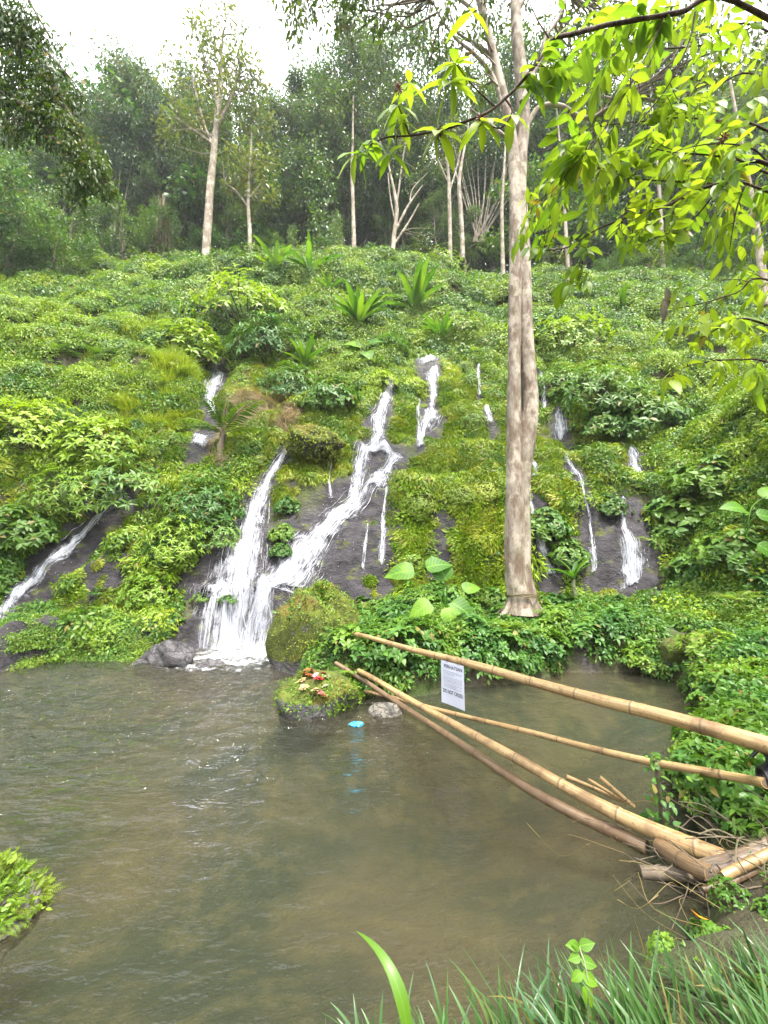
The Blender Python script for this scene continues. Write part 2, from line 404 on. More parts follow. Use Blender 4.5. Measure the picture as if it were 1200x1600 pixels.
M['banana'] = leafmat('banana_leaf', (.035,.10,.012), (.085,.18,.02), (.12,.22,.015), trans=.4, patch=1, rough=.4, spec=.4, old=.06, ribs=26)
M['ear'] = leafmat('ear_leaf', (.05,.14,.012), (.12,.25,.02), (.13,.27,.015), trans=.5, patch=3, rough=.5, old=0, ribs=7, vein=.6)
M['trunk'] = barkmat('pale_bark', (.17,.13,.10), (.30,.26,.21), .25)
M['bigtrunk'] = barkmat('lichen_bark', (.125,.088,.062), (.25,.215,.175), .15, 1.5)
M['darkbark'] = barkmat('dark_bark', (.045,.035,.025), (.11,.085,.06), .2)
M['twig'] = barkmat('twig_bark', (.03,.015,.012), (.07,.04,.03), 0, 4)
M['culm'] = barkmat('bamboo_culm', (.06,.08,.03), (.15,.16,.09), 0, 2)
M['rock'] = rockmat('wet_rock')
M['mossrock'] = rockmat('mossy_rock', moss=.42)
M['greyrock'] = rockmat('grey_stone', (.10,.09,.075), (.22,.20,.17), moss=.12)
def flatmat(name, c, rough=.6, c2=None, sc=20, spec=.4, bump=0):
    m, nt, out = newmat(name); g = G(nt)
    nz = g.noise(sc, 4, g.pos()); col = g.mix(g.rng(nz, .35, .65), c, c2 or tuple(q * .75 for q in c))
    g.l(g.bsdf(col, rough, g.bump(nz, bump, .01) if bump else None, spec), out.inputs[0]); return m

# ------------------------------------------------------------------ object helpers
def link(name, me, parent=None):
    o = bpy.data.objects.new(name, me); COL.objects.link(o)
    if parent is not None: o.parent = parent
    return o
def tag(o, label=None, cat=None, group=None, kind=None):
    if label: o['label'] = label
    if cat: o['category'] = cat
    if group: o['group'] = group
    if kind: o['kind'] = kind
    return o
def thing(name, loc=(0, 0, 0), label=None, cat=None, group=None, rz=0, s=1):
    o = bpy.data.objects.new(name, None); COL.objects.link(o); o.location = loc; o.rotation_euler = (0, 0, rz); o.scale = (s, s, s)
    o.empty_display_size = .3
    return tag(o, label, cat, group)
def copy_tree(o, parent=None):
    c = o.copy(); COL.objects.link(c); c.parent = parent
    for ch in list(o.children): copy_tree(ch, c)
    return c
def align(n, spin):
    "euler that takes Z to n with a spin about it"
    q = Vector(n).to_track_quat('Z', 'Y') @ Euler((0, 0, spin)).to_quaternion(); return q.to_euler()
def scatter(name, protos, P, N, S, label, spin=None):
    "a mass of instances of small leaf clumps on points: one object of ground cover"
    n = len(P)
    E = np.array([tuple(align(N[i], random.random() * 6.28)) for i in range(n)])
    me = bpy.data.meshes.new(name); me.vertices.add(n); me.vertices.foreach_set('co', np.asarray(P, float).ravel())
    a = me.attributes.new('rot', 'FLOAT_VECTOR', 'POINT'); a.data.foreach_set('vector', E.ravel())
    a = me.attributes.new('sca', 'FLOAT', 'POINT'); a.data.foreach_set('value', np.asarray(S, float))
    o = link(name, me)
    c = bpy.data.collections.new(name + '_clumps')
    for pm in protos: c.objects.link(bpy.data.objects.new('leaf_clump', pm))
    ng = bpy.data.node_groups.new(name, 'GeometryNodeTree')
    ng.interface.new_socket('Geometry', in_out='INPUT', socket_type='NodeSocketGeometry')
    ng.interface.new_socket('Geometry', in_out='OUTPUT', socket_type='NodeSocketGeometry')
    gi = ng.nodes.new('NodeGroupInput'); go = ng.nodes.new('NodeGroupOutput')
    ip = ng.nodes.new('GeometryNodeInstanceOnPoints'); ci = ng.nodes.new('GeometryNodeCollectionInfo')
    ci.inputs['Collection'].default_value = c; ci.inputs['Separate Children'].default_value = True; ci.inputs['Reset Children'].default_value = True
    rv = ng.nodes.new('FunctionNodeRandomValue'); rv.data_type = 'INT'
    rv.inputs[4].default_value = 0; rv.inputs[5].default_value = len(protos) - 1
    ar = ng.nodes.new('GeometryNodeInputNamedAttribute'); ar.data_type = 'FLOAT_VECTOR'; ar.inputs[0].default_value = 'rot'
    as_ = ng.nodes.new('GeometryNodeInputNamedAttribute'); as_.data_type = 'FLOAT'; as_.inputs[0].default_value = 'sca'
    L = ng.links.new
    L(gi.outputs[0], ip.inputs['Points']); L(ci.outputs[0], ip.inputs['Instance']); ip.inputs['Pick Instance'].default_value = True
    L(rv.outputs[2], ip.inputs['Instance Index']); L(ar.outputs[0], ip.inputs['Rotation']); L(as_.outputs[0], ip.inputs['Scale'])
    L(ip.outputs[0], go.inputs[0])
    md = o.modifiers.new('cover', 'NODES'); md.node_group = ng
    return tag(o, label, None, None, 'stuff')

# ------------------------------------------------------------------ streams (image anchors dropped on to the terrain)
FALLS = [  # name label, [(px, py, width px)], strand count factor
 ('wide white fall sweeping down the middle of the rock face into the pool', [(612,598,12),(603,630,24),(590,662,30),(592,690,26),(578,706,44),(606,712,50),(620,722,30),(596,752,36),(560,785,54),(520,825,80),(480,870,104),(440,925,132),(400,975,140),(380,1014,140)], 1.5),
 ('second strand splitting left round a mossy hump above the main fall', [(575,700,30),(562,735,30),(556,770,24),(545,795,20)], 1.2),
 ('narrow white fall left of the main one, fanning out over dark rock', [(458,706,8),(436,730,18),(418,760,22),(405,790,34),(395,820,50),(386,860,70),(378,900,92),(370,945,112),(364,990,126),(362,1018,130)], 1.3),
 ('tiny waterfall on the highest lip under the yellow-green plant', [(668,556,38),(668,574,36)], .9),
 ('upper cascade just below the highest lip', [(676,582,26),(676,600,26),(677,620,16),(674,640,12)], 1.0),
 ('short split cascade on the moss between the top lip and the main fall', [(674,642,12),(676,655,30),(668,668,34),(660,682,16),(656,698,12)], 1.1),
 ('thin side thread left of the split cascade', [(655,632,5),(653,660,8),(656,690,16),(658,705,14)], .9),
 ('thin upright trickle between the top lip and the pale trunk', [(747,576,8),(748,605,9),(751,622,10)], .9),
 ('lower trickle under the upright one, widening before the pale trunk', [(760,645,10),(766,668,20)], .9),
 ('narrow trickle half hidden behind the pale trunk', [(845,572,10),(846,596,8),(848,618,12),(852,640,12)], .9),
 ('short fall dropping from under the overhanging bush on the right', [(871,654,12),(875,672,26),(877,694,28)], 1.2),
 ('slanting fall over the rocks on the far right', [(984,706,14),(991,726,22),(998,748,18)], 1.1),
 ('small white spill at mid height right of the pale trunk', [(828,724,10),(836,738,14),(834,752,8)], 1.0),
 ('thin broken trickle through leaves right of the pale trunk', [(884,716,8),(892,738,12),(908,756,14),(912,780,8),(920,815,8),(926,860,12),(930,905,26)], .7),
 ('misty trickle spreading over the bare purple-grey slab on the right', [(975,786,8),(973,810,14),(976,832,18),(984,860,40),(988,890,60),(990,920,70)], .8),
 ('white fall right behind the foot of the pale trunk', [(826,770,10),(832,808,14),(842,850,20),(850,880,24),(862,912,26)], .8),
 ('small distant fall beside the brown dry creepers on the left', [(344,588,26),(334,606,30),(326,630,20),(334,655,22)], 1.1),
 ('little lower step of the distant left fall above the tree fern', [(316,688,30),(308,704,36)], 1.1),
 ('low stream sliding down dark rock at the far left', [(196,790,14),(150,826,14),(98,872,22),(62,906,24),(30,940,26),(2,972,30),(-40,1010,34)], .9),
 ('fine dripping thread left of the mossy hump', [(519,730,3),(514,760,5),(517,788,9)], .8),
 ('fine double thread down the dark rock right of the main fall', [(605,768,5),(600,800,10),(598,840,16),(596,885,20)], .4),
 ('slim drip down the dark rock just right of the wide fall', [(575,830,5),(570,865,8),(566,900,8)], .4),
]
ROCKS = [ # bare rock places on the ground: px, py, radius px
 (590,800,28),(600,850,36),(570,880,36),(540,920,34),(600,900,36),(540,860,40),(500,905,40),(450,830,26),(440,880,30),(330,900,44),(320,945,40),(345,870,30),
 (300,970,26),(700,800,16),(692,850,24),(680,880,20),(370,830,18),
 (960,850,36),(990,880,52),(940,890,44),(1000,920,44),(920,920,30),(850,820,26),(835,870,26),(870,760,16),(985,800,26),(920,800,22),
 (150,850,40),(100,900,50),(50,950,56),(130,945,44),(20,1000,44),(210,820,30),(190,900,26),(260,920,26),(230,1010,16),(80,985,26),
 (340,612,24),(325,650,16),(310,696,20),(580,655,22),(868,668,14),(997,715,18),(668,565,18),(560,900,30),(270,990,24)]
DRY = [(400,650,52),(440,680,40),(370,625,24),(400,610,24),(350,690,30),(450,640,34),(480,710,20),(620,545,30)]
MOSSY = [(640,760,90),(700,720,90),(740,640,80),(700,600,60),(540,720,60),(480,760,60),(460,830,50),(620,660,50),(560,660,40),(660,840,80),(740,800,60),(760,860,50),(700,560,40),
         (850,700,50),(920,700,60),(500,700,50),(430,720,40),(800,740,50),(480,690,40),(870,740,60)]
EXC = []
FP = []
for lab, path, dn in FALLS:
    q = smooth_path(path, 5); W = []
    for a in q:
        h_ = hit(a[0], a[1])
        if h_ is None: continue
        W.append((h_.x, h_.y, h_.z, pxsize(a[0], a[1], h_.y, a[2])))
    W = np.array([w for k, w in enumerate(W) if w[2] > -.25 or k < 3]); FP.append(W)
    for w in W: EXC.append((w[0], w[1], w[3] * .5 + .10))
RB = []
for px, py, r in ROCKS:
    h_ = hit(px, py)
    if h_: RB.append((h_.x, h_.y, pxsize(px, py, h_.y, r)))
def blobs(lst):
    o = []
    for px, py, r in lst:
        h_ = hit(px, py)
        if h_: o.append((h_.x, h_.y, pxsize(px, py, h_.y, r)))
    return o
DB, MOB = blobs(DRY), blobs(MOSSY)
def mask(x, y, B, jit=.35):
    "about 1 at the middle of a blob, 0 a radius away, with a ragged edge"
    m = np.zeros(np.shape(x))
    for bx, by, br in B:
        d = np.hypot(x - bx, (y - by) * .8) / br
        m = np.maximum(m, 1 - d)
    return m + jit * fbm(x / .5, y / .5, 44, 3) * (m > -.6)
def inflow(x, y, k=1.0):
    d = np.full(np.shape(x), 9.0)
    for bx, by, br in EXC: d = np.minimum(d, np.hypot(x - bx, y - by) / (br * k))
    return d

LUMPS.append(1)
# ------------------------------------------------------------------ ground
def axis(segs):
    a = []
    for s0, s1, st in segs: a.append(np.arange(s0, s1, st))
    return np.concatenate(a + [[segs[-1][1]]])
gx = axis([(-400,-120,40),(-120,-50,8),(-50,-22,1.0),(-22,-11,.25),(-11,9,.085),(9,22,.25),(22,50,1.0),(50,120,8),(120,400,40)])
gy = axis([(-300,-40,30),(-40,-6,3),(-6,0,.4),(0,8,.12),(8,18,.085),(18,34,.2),(34,60,1.0),(60,140,6),(140,600,40)])
XX, YY = np.meshgrid(gx, gy); ZZ = height(XX, YY)
rockm = np.clip(mask(XX, YY, RB) * 3.5, 0, 1)
dfl = np.ones_like(XX) * 9
near_ = (np.abs(XX) < 14) & (YY > 7) & (YY < 24)
dfl[near_] = inflow(XX[near_], YY[near_])
rockm = np.maximum(rockm, np.clip(1.6 - dfl, 0, 1))
# rough the bare rock up a little
rr_ = fbm(XX / .45, YY / .45, 61, 4); rr2 = np.abs(fbm(XX / .8 + ZZ * .5, YY / .8, 71, 4))
ZZ = ZZ + rockm * (.22 * rr_ - .28 * rr2 - .14 * np.abs(fbm(XX / .22 + ZZ, YY / .22 + ZZ * .6, 77, 3)) + .42 * (worley(XX / .75 + .3 * rr_, ZZ / .55 + XX * .35, 15) ** .6 - .6) + .16 * (worley(XX / .3, ZZ / .2 + XX * .5, 17) - .5)) * (ZZ > .15)
gm_ = MB()
nx, ny = len(gx), len(gy)
i = np.arange(ny - 1)[:, None] * nx + np.arange(nx - 1)[None]
gm_.add(np.stack([XX, YY, ZZ], -1), [np.stack([i, i + 1, i + nx + 1, i + nx], -1).reshape(-1, 4)],
        np.stack([rockm, np.clip(mask(XX, YY, MOB) * 2, 0, 1), np.clip(mask(XX, YY, DB) * 2, 0, 1)], -1))
def groundmat():
    m, nt, out = newmat('ground'); g = G(nt)
    at_, s = g.attr()
    p = g.pos(1, 1, 1.7)
    gp = g.n('ShaderNodeNewGeometry'); sp = g.n('ShaderNodeSeparateXYZ'); g.l(gp.outputs['Position'], sp.inputs[0])
    n1 = g.noise(1.8, 6, p, .65); n2 = g.noise(8, 6, p, .7)
    soil = g.mix(g.rng(n1, .35, .65), (.025,.022,.012), (.06,.045,.025))
    soil = g.mix(g.rng(g.noise(.9, 5, p), .42, .58), soil, (.035,.055,.010))
    soil = g.mix(g.math('MULTIPLY', s.outputs[1], .8), soil, (.10,.13,.012))
    soil = g.mix(g.math('MULTIPLY', s.outputs[2], .8), soil, (.17,.12,.06))
    rock = g.mix(g.rng(n1, .3, .7), (.010,.009,.011), (.060,.052,.060))
    rock = g.mix(g.math('MULTIPLY', g.rng(n2, .45, .7), .6), rock, (.016,.014,.015))
    rock = g.mix(g.math('MULTIPLY', g.rng(g.noise(2.3, 5, p), .55, .66), .7), rock, (.085,.10,.014))
    col = g.mix(s.outputs[0], soil, rock)
    # stream bed: brown silt with pale weed and stones
    b1 = g.noise(.55, 3, g.pos(), .5); b2 = g.noise(3.5, 6, g.pos(), .7); b3 = g.noise(14, 5, g.pos(), .7)
    bed = g.mix(g.rng(b1, .40, .60), (.055,.066,.050), (.135,.115,.080))
    bed = g.mix(g.math('MULTIPLY', g.rng(b2, .46, .66), .5), bed, (.22,.18,.10))
    bed = g.mix(g.math('MULTIPLY', g.rng(b3, .50, .72), .40), bed, (.035,.03,.02))
    isbed = g.rng(sp.outputs[2], -.10, .06, 1, 0)
    col = g.mix(isbed, col, bed)
    rg = g.mix(s.outputs[0], (.95,.95,.95), (.50,.50,.50))
    n4 = g.noise(26, 5, p, .7)
    h = g.math('ADD', g.math('ADD', g.math('MULTIPLY', n1, 1.2), g.math('MULTIPLY', n2, .9)), g.math('MULTIPLY', n4, .35))
    g.l(g.bsdf(col, rg, g.bump(h, 1.0, .09), .3), out.inputs[0]); return m
ground = link('ground', gm_.mesh('ground', groundmat())); tag(ground, kind='structure', label='soil, wet rock and pool bed of the jungle hillside')

# ------------------------------------------------------------------ water
def watermat():
    m, nt, out = newmat('pool_water'); g = G(nt)
    at_, s = g.attr()      # x: foam, y: chop
    p = g.pos(1, 1.9, 1)
    w1 = g.noise(2.6, 4, p, .55); w2 = g.noise(9, 3, p, .5)
    h = g.math('MULTIPLY', g.math('ADD', w1, g.math('MULTIPLY', w2, .35)), g.math('MULTIPLY_ADD', s.outputs[1], 1.0, .025))
    bn = g.n('ShaderNodeBump'); bn.inputs['Strength'].default_value = 1.0; bn.inputs['Distance'].default_value = .22; g.l(h, bn.inputs['Height'])
    tr = g.n('ShaderNodeBsdfTransparent'); tr.inputs[0].default_value = (.73, .74, .63, 1)
    df = g.n('ShaderNodeBsdfDiffuse')
    dc = g.mix(g.rng(g.noise(.35, 2, g.pos()), .42, .58), (.052,.058,.040), (.085,.072,.046)); g.l(dc, df.inputs[0])
    a = g.n('ShaderNodeMixShader'); a.inputs[0].default_value = .20; g.l(tr.outputs[0], a.inputs[1]); g.l(df.outputs[0], a.inputs[2])
    gl = g.n('ShaderNodeBsdfGlossy'); gl.inputs['Roughness'].default_value = .05; gl.inputs[0].default_value = (1, 1, 1, 1); g.l(bn.outputs[0], gl.inputs['Normal'])
    fr = g.n('ShaderNodeFresnel'); fr.inputs[0].default_value = 1.33; g.l(bn.outputs[0], fr.inputs['Normal'])
    b = g.n('ShaderNodeMixShader'); g.l(g.math('MULTIPLY', fr.outputs[0], 1.0), b.inputs[0]); g.l(a.outputs[0], b.inputs[1]); g.l(gl.outputs[0], b.inputs[2])
    fo = g.bsdf((.44, .45, .48), .6)
    fn = g.noise(8, 6, g.pos(1, 1, 1), .75)
    ff = g.math('MULTIPLY', g.rng(g.math('ADD', fn, s.outputs[0]), .72, 1.08), .92)
    c = g.n('ShaderNodeMixShader'); g.l(ff, c.inputs[0]); g.l(b.outputs[0], c.inputs[1]); g.l(fo, c.inputs[2])
    g.l(c.outputs[0], out.inputs[0]); return m
wx = axis([(-11,5.6,.05)]); wy = axis([(1.0,10.9,.05)])
WX, WY = np.meshgrid(wx, wy)
fd = np.minimum(np.hypot((WX + 3.4) / 1.3, (WY - 9.55) / 1.25), 9)
foam = np.clip(.50 - fd * .30, -1, 1) + .22 * np.exp(-((WX + 3.4) / 2.2) ** 2 - ((WY - 9.0) / 1.3) ** 2) * (fbm(WX / .5, WY / .22, 97, 3) > .1)
chop = np.exp(-np.hypot((WX + 3.4) / 3.6, (WY - 9.0) / 3.2) ** 1.3) * 1.5 + .55 * np.exp(-((WX + 6) / 5) ** 2 - ((WY - 6) / 3.) ** 2)
chop = np.clip(chop + .5 * np.exp(-((WX + 5.5) / 3) ** 2 - ((WY - 4.6) / 1.6) ** 2), .03, 1.5)
rad = np.hypot(WX + 3.2, WY - 10)
WZ = chop * (.020 * np.sin(rad * 9 + 3 * fbm(WX / 1.1, WY / 1.1, 90, 2)) * np.exp(-rad / 6) + .05 * fbm(WX / .55, WY / .28, 91, 3) + .045 * np.clip(chop - .3, 0, 1) * fbm(WX / .26, WY / .13, 93, 2)) + .07 * np.clip(foam, 0, 1) * fbm(WX / .12, WY / .12, 92, 2)
wm_ = MB(); nx, ny = len(wx), len(wy)
i = np.arange(ny - 1)[:, None] * nx + np.arange(nx - 1)[None]
wm_.add(np.stack([WX, WY, WZ], -1), [np.stack([i, i + 1, i + nx + 1, i + nx], -1).reshape(-1, 4)], np.stack([foam, chop, chop * 0], -1))
water = link('water', wm_.mesh('water', watermat())); tag(water, kind='structure', label='murky green-brown pool at the foot of the falls')

# ------------------------------------------------------------------ falling water
def fallmat(name, thresh, soft=.10, su=22.0, sv=2.2):
    m, nt, out = newmat(name); g = G(nt)
    at_, s = g.attr()      # x: metres across, y: metres along, z: 0 edge .. 1 middle
    cb = g.n('ShaderNodeCombineXYZ')
    g.l(g.math('MULTIPLY', s.outputs[0], su), cb.inputs[0]); g.l(g.math('MULTIPLY', s.outputs[1], sv), cb.inputs[1]); g.l(g.math('MULTIPLY', s.outputs[0], 3.), cb.inputs[2])
    n1 = g.noise(1, 5, cb.outputs[0], .62)
    n2 = g.noise(5, 4, g.pos(1, 1, .45), .65)
    v = g.math('ADD', g.math('MULTIPLY', n1, .62), g.math('MULTIPLY', n2, .38))
    v = g.math('ADD', v, g.math('MULTIPLY_ADD', s.outputs[2], .22, -.15))
    al = g.rng(v, thresh - soft, thresh + soft)
    n3 = g.noise(26, 4, g.pos(1, 1, .3), .6)
    b = g.bsdf((.50, .51, .57), .35, g.bump(g.math('ADD', n1, n3), .8, .03), .6)
    tl = g.n('ShaderNodeBsdfTranslucent'); tl.inputs[0].default_value = (.55, .57, .62, 1)
    mx = g.n('ShaderNodeMixShader'); mx.inputs[0].default_value = .3; g.l(b, mx.inputs[1]); g.l(tl.outputs[0], mx.inputs[2])
    tr = g.n('ShaderNodeBsdfTransparent')
    o2 = g.n('ShaderNodeMixShader'); g.l(g.math('MULTIPLY', al, .92), o2.inputs[0]); g.l(tr.outputs[0], o2.inputs[1]); g.l(mx.outputs[0], o2.inputs[2])
    g.l(o2.outputs[0], out.inputs[0]); return m
FM = fallmat('falling_water', .52, .12, 24., 2.2); FM2 = fallmat('thin_falling_water', .55, .10, 24., 2.2)
def whitemat():
    m, nt, out = newmat('white_water'); g = G(nt)
    b = g.bsdf((.66, .67, .72), .3, None, .6); tl = g.n('ShaderNodeBsdfTranslucent'); tl.inputs[0].default_value = (.62, .64, .69, 1)
    mx = g.n('ShaderNodeMixShader'); mx.inputs[0].default_value = .35; g.l(b, mx.inputs[1]); g.l(tl.outputs[0], mx.inputs[2]); g.l(mx.outputs[0], out.inputs[0]); return m
WW = whitemat()
def surf(x, y):
    "height of the ground sheet, read back from its own grid"
    ix = np.clip(np.searchsorted(gx, x) - 1, 0, len(gx) - 2); iy = np.clip(np.searchsorted(gy, y) - 1, 0, len(gy) - 2)
    fx = (x - gx[ix]) / (gx[ix + 1] - gx[ix]); fy = (y - gy[iy]) / (gy[iy + 1] - gy[iy])
    return (ZZ[iy, ix] * (1 - fx) + ZZ[iy, ix + 1] * fx) * (1 - fy) + (ZZ[iy + 1, ix] * (1 - fx) + ZZ[iy + 1, ix + 1] * fx) * fy
for (lab, path, dn), W in zip(FALLS, FP):
    # even resampling along the flow
    if W[-1, 2] < .9 and W[-1, 3] > 1.2 and lab != FALLS[18][0]:
        e = W[-1].copy(); e2 = e.copy(); e2[1] -= .30; e2[2] = 0; e[2] = .0; W = np.vstack([W, e2])
    seg = np.concatenate([[0], np.cumsum(np.linalg.norm(np.diff(W[:, :3], axis=0), axis=1))])
    L = seg[-1]; n = max(6, int(L / .07)); s_ = np.linspace(0, L, n)
    C_ = np.stack([np.interp(s_, seg, W[:, k]) for k in range(4)], -1)
    k_ = np.ones(5) / 5
    if n > 12:
        for c in (0, 1): C_[2:-2, c] = np.convolve(C_[:, c], k_, 'valid')
    T = norm(np.gradient(C_[:, :2], axis=0) + np.array([0, -1e-4]))
    # flow mostly falls toward the viewer: spread the sheet across the slope
    Pp = np.stack([np.ones(n), -.25 * T[:, 0]], -1); Pp = norm(Pp)
    m = max(5, min(40, int(C_[:, 3].max() / .05)))
    uu = np.linspace(-.5, .5, m)
    mb = MB()
    for layer in range(2):
        wsc = C_[:, 3][:, None] * (1 + .25 * fbm(s_ / .5, s_ * 0 + layer, 5, 2)[:, None])
        x = C_[:, 0][:, None] + Pp[:, 0][:, None] * uu * wsc; y = C_[:, 1][:, None] + Pp[:, 1][:, None] * uu * wsc
        z = surf(x, y)
        z = z + .035 + .045 * layer + .05 * (1 - (2 * uu) ** 2) + .05 * fbm(uu * C_[:, 3].mean() / .08 + 0 * z, s_[:, None] / .5 + 0 * z, 9 + layer, 3)
        # let the water leap the hollows rather than fill them
        for _ in range(3):
            z[1:-1] = np.maximum(z[1:-1], .5 * (z[:-2] + z[2:]))
        z = np.maximum(z, .005)
        A = np.stack([uu[None] * wsc + 3 * layer, s_[:, None] + 0 * x, 1 - np.abs(2 * uu)[None] + 0 * x], -1)
        i = np.arange(n - 1)[:, None] * m + np.arange(m - 1)[None]
        mb.add(np.stack([x, y - .03 * layer, z], -1), [np.stack([i, i + 1, i + m + 1, i + m], -1).reshape(-1, 4)], A, 0)
    # separate strands and threads
    cnt = int(dn * 9 * (C_[:, 3].mean() ** .8) * L / 2.2) + 3
    for k in range(cnt):
        l0 = random.uniform(-.1, .95) * L; ln = random.uniform(.25, 1.0) * min(1.4, L); a, b = max(0, l0), min(L, l0 + ln)
        if b - a < .08: continue
        kk = max(5, int((b - a) / .06)); ss = np.linspace(a, b, kk)
        u0 = random.gauss(0, .24); u0 = max(-.5, min(.5, u0))
        cx = np.interp(ss, s_, C_[:, 0]); cyy = np.interp(ss, s_, C_[:, 1]); cw = np.interp(ss, s_, C_[:, 3])
        du = u0 + .025 * np.sin(ss * random.uniform(3, 7) + random.random() * 6)
        x = cx + du * cw; y = cyy
        z = surf(x, y) + .08 + random.uniform(0, .07)
        for _ in range(4): z[1:-1] = np.maximum(z[1:-1], .5 * (z[:-2] + z[2:]))
        z = np.maximum(z, .01)
        y = y - .05
        r = random.uniform(.0015, .006) * (1 if C_[0, 1] < 15 else 1.4)
        rd = r * np.clip(np.minimum(ss - a, b - ss) / .15, .15, 1) * (1 + .5 * np.sin(ss * 23 + k))
        tube(mb, np.stack([x, y, z], -1), np.maximum(rd, .001), 5, 1, random.random(), cap=False)
    # drops thrown off
    nd = int(cnt * 9); ii = rng.integers(0, n, nd); uo = rng.normal(0, .3, nd)
    x = C_[ii, 0] + uo * C_[ii, 3]; y = C_[ii, 1] - rng.random(nd) * .12; z = np.maximum(surf(x, y), 0) + .1 + rng.random(nd) * .2
    leaves(mb, FARN, np.stack([x, y, z], -1), np.tile([[0, -.3, -1.]], (nd, 1)) + .2 * rng.normal(size=(nd, 3)), rng.normal(size=(nd, 3)), rng.uniform(.012, .05, nd), m=1)
    o = link('waterfall', mb.mesh('waterfall', [FM if dn >= .8 else FM2, WW]))
    tag(o, lab, 'waterfall')
# spray at the foot of the main fall
mb = MB(); nd = 6500
x = rng.normal(-3.35, .72, nd); y = 10.1 - np.abs(rng.normal(0, .38, nd)); z = .01 + np.abs(rng.normal(0, .20, nd)) ** 1.3
leaves(mb, FAR, np.stack([x, y, z], -1), rdir(nd), rdir(nd), rng.uniform(.004, .017, nd))
tag(link('splash_spray', mb.mesh('splash_spray', WW)), 'fine white spray thrown up where the main fall meets the pool', None, None, 'stuff')

# ------------------------------------------------------------------ rocks
def rock(name, loc, sx, sy, sz, mat, seed, rough=.22, flat=0, rz=0):
    mb = MB(); nu, nv = 64, 36
    th = np.linspace(0, 2 * math.pi, nu, endpoint=False)[None]; ph = np.linspace(-.5, .5, nv)[:, None] * math.pi
    x = np.cos(ph) * np.cos(th); y = np.cos(ph) * np.sin(th); z = np.sin(ph) + 0 * th
    def n3(a, b, c, s): return fbm(a * 1.4 + c * .9 + 9, b * 1.4 - c * .7 + 4, s, 4) + .5 * fbm(c * 2.2 + a, b * 1.3 + a * .5 + 3, s + 9, 3)
    r = 1 + rough * n3(x, y, z, seed) * 1.6
    # knock some flat facets
    r_ = np.random.default_rng(seed)
    for k in range(flat):
        d = norm(r_.normal(size=3)); q = x * d[0] + y * d[1] + z * d[2]; lim = r_.uniform(.62, .9)
        r = np.where(q * r > lim, lim / np.maximum(q, .05), r)
    r = r + .02 * n3(x * 6, y * 6, z * 6, seed + 3)
    c, s_ = math.cos(rz), math.sin(rz)
    X, Y, Z = x * r * sx, y * r * sy, z * r * sz
    X, Y = X * c - Y * s_, X * s_ + Y * c
    V = np.stack([X, Y, Z], -1).reshape(-1, 3)
    i = np.arange(nv - 1)[:, None] * nu; j = np.arange(nu)[None]; j2 = (j + 1) % nu
    mb.add(V, [np.stack([i + j, i + j2, i + nu + j2, i + nu + j], -1).reshape(-1, 4)])
    o = link(name, mb.mesh(name, mat)); o.location = loc
    return o, V + np.array(loc)
def leafskin(V, C_, n, T, mat, sc, name, parent, up=.2, out=.5, zmin=.03, cond=None):
    "little plants growing on a rock: a child mesh of tiny leaves; V are world points"
    V = V[V[:, 2] > zmin]
    if cond is not None: V = V[cond(V)]
    ii = rng.integers(0, len(V), n); P = V[ii] + rng.normal(0, .03, (n, 3))
    nn = norm(P - np.array(C_)); mb = MB()
    leaves(mb, T, P - np.array(parent.location), norm(nn * out + rdir(n) * .8 + np.array([0, 0, up])), nn + .4 * rdir(n), rng.uniform(.6, 1.3, n) * sc)
    return link(name, mb.mesh(name, mat), parent)
bp = (-1.33, 8.35, .45)
o, V = rock('boulder', bp, .93, .95, 1.14, M['mossrock'], 5, .36, 3, .2)
tag(o, 'large moss-covered boulder at the right foot of the main fall', 'boulder')
leafskin(V, bp, 5200, MIDN, M['moss'], .05, 'moss_plants', o, .1, cond=lambda v: (fbm(v[:, 0] * 2.2, v[:, 2] * 2.2, 3, 2) < .22))
leafskin(V, bp, 900, MID, M['fern'], .09, 'small_plants', o, .2, cond=lambda v: (v[:, 0] > -1.3) | (v[:, 2] > 1.0))
op = (-.93, 6.05, .05)
o, V = rock('offering_rock', op, .64, .52, .47, M['mossrock'], 12, .2, 3, .1)
tag(o, 'low mossy rock in the water scattered with red and pink flower offerings', 'rock')
leafskin(V, op, 2600, MID, M['fern'], .045, 'moss_plants', o, .2, cond=lambda v: (v[:, 2] < .36) | (fbm(v[:, 0] * 5, v[:, 1] * 5, 3, 2) > .2))
OFFR = V
def flatrock(name, px, py, z, sx, sy, sz, mat, seed, lab, rough=.25, flat=5, rz=0, cat='rock'):
    w = water_at(px, py, z); o, V = rock(name, (w.x, w.y, z), sx, sy, sz, mat, seed, rough, flat, rz); tag(o, lab, cat); return o, V
flatrock('shore_rock', 262, 1032, .05, .62, .4, .42, M['rock'], 21, 'grey wet rock at the waterline left of the main fall', .3, 6)
flatrock('shore_rock', 330, 1040, -.02, .3, .2, .14, M['rock'], 24, 'small dark rock breaking the water beside the grey shore rock', .3, 6)
flatrock('round_stone', 604, 1112, .0, .24, .2, .12, M['greyrock'], 33, 'rounded brown stone at the waterline under the crossed bamboo poles', .1, 1)
o, V = flatrock('slab_rock', 1085, 1020, .46, .75, .42, .34, M['mossrock'], 41, 'wedge shaped rock with yellow moss above the right end of the pool', .12, 7, .15)
o, V = rock('slab_rock', (-2.38, 2.48, .02), .34, .38, .22, M['greyrock'], 52, .2, 4, .4); tag(o, 'pale stone edge smothered in small ferns at the lower left', 'rock')
LR = V
mound = rock('mossy_tussock', at(492, 696, 13.2), .9, .8, .5, M['mossrock'], 61, .34)[0]; tag(mound, 'round mossy hummock on the slope beside the top of the narrow fall', 'rock')
V_ = np.array([v.co[:] for v in mound.data.vertices]) + np.array(mound.location)
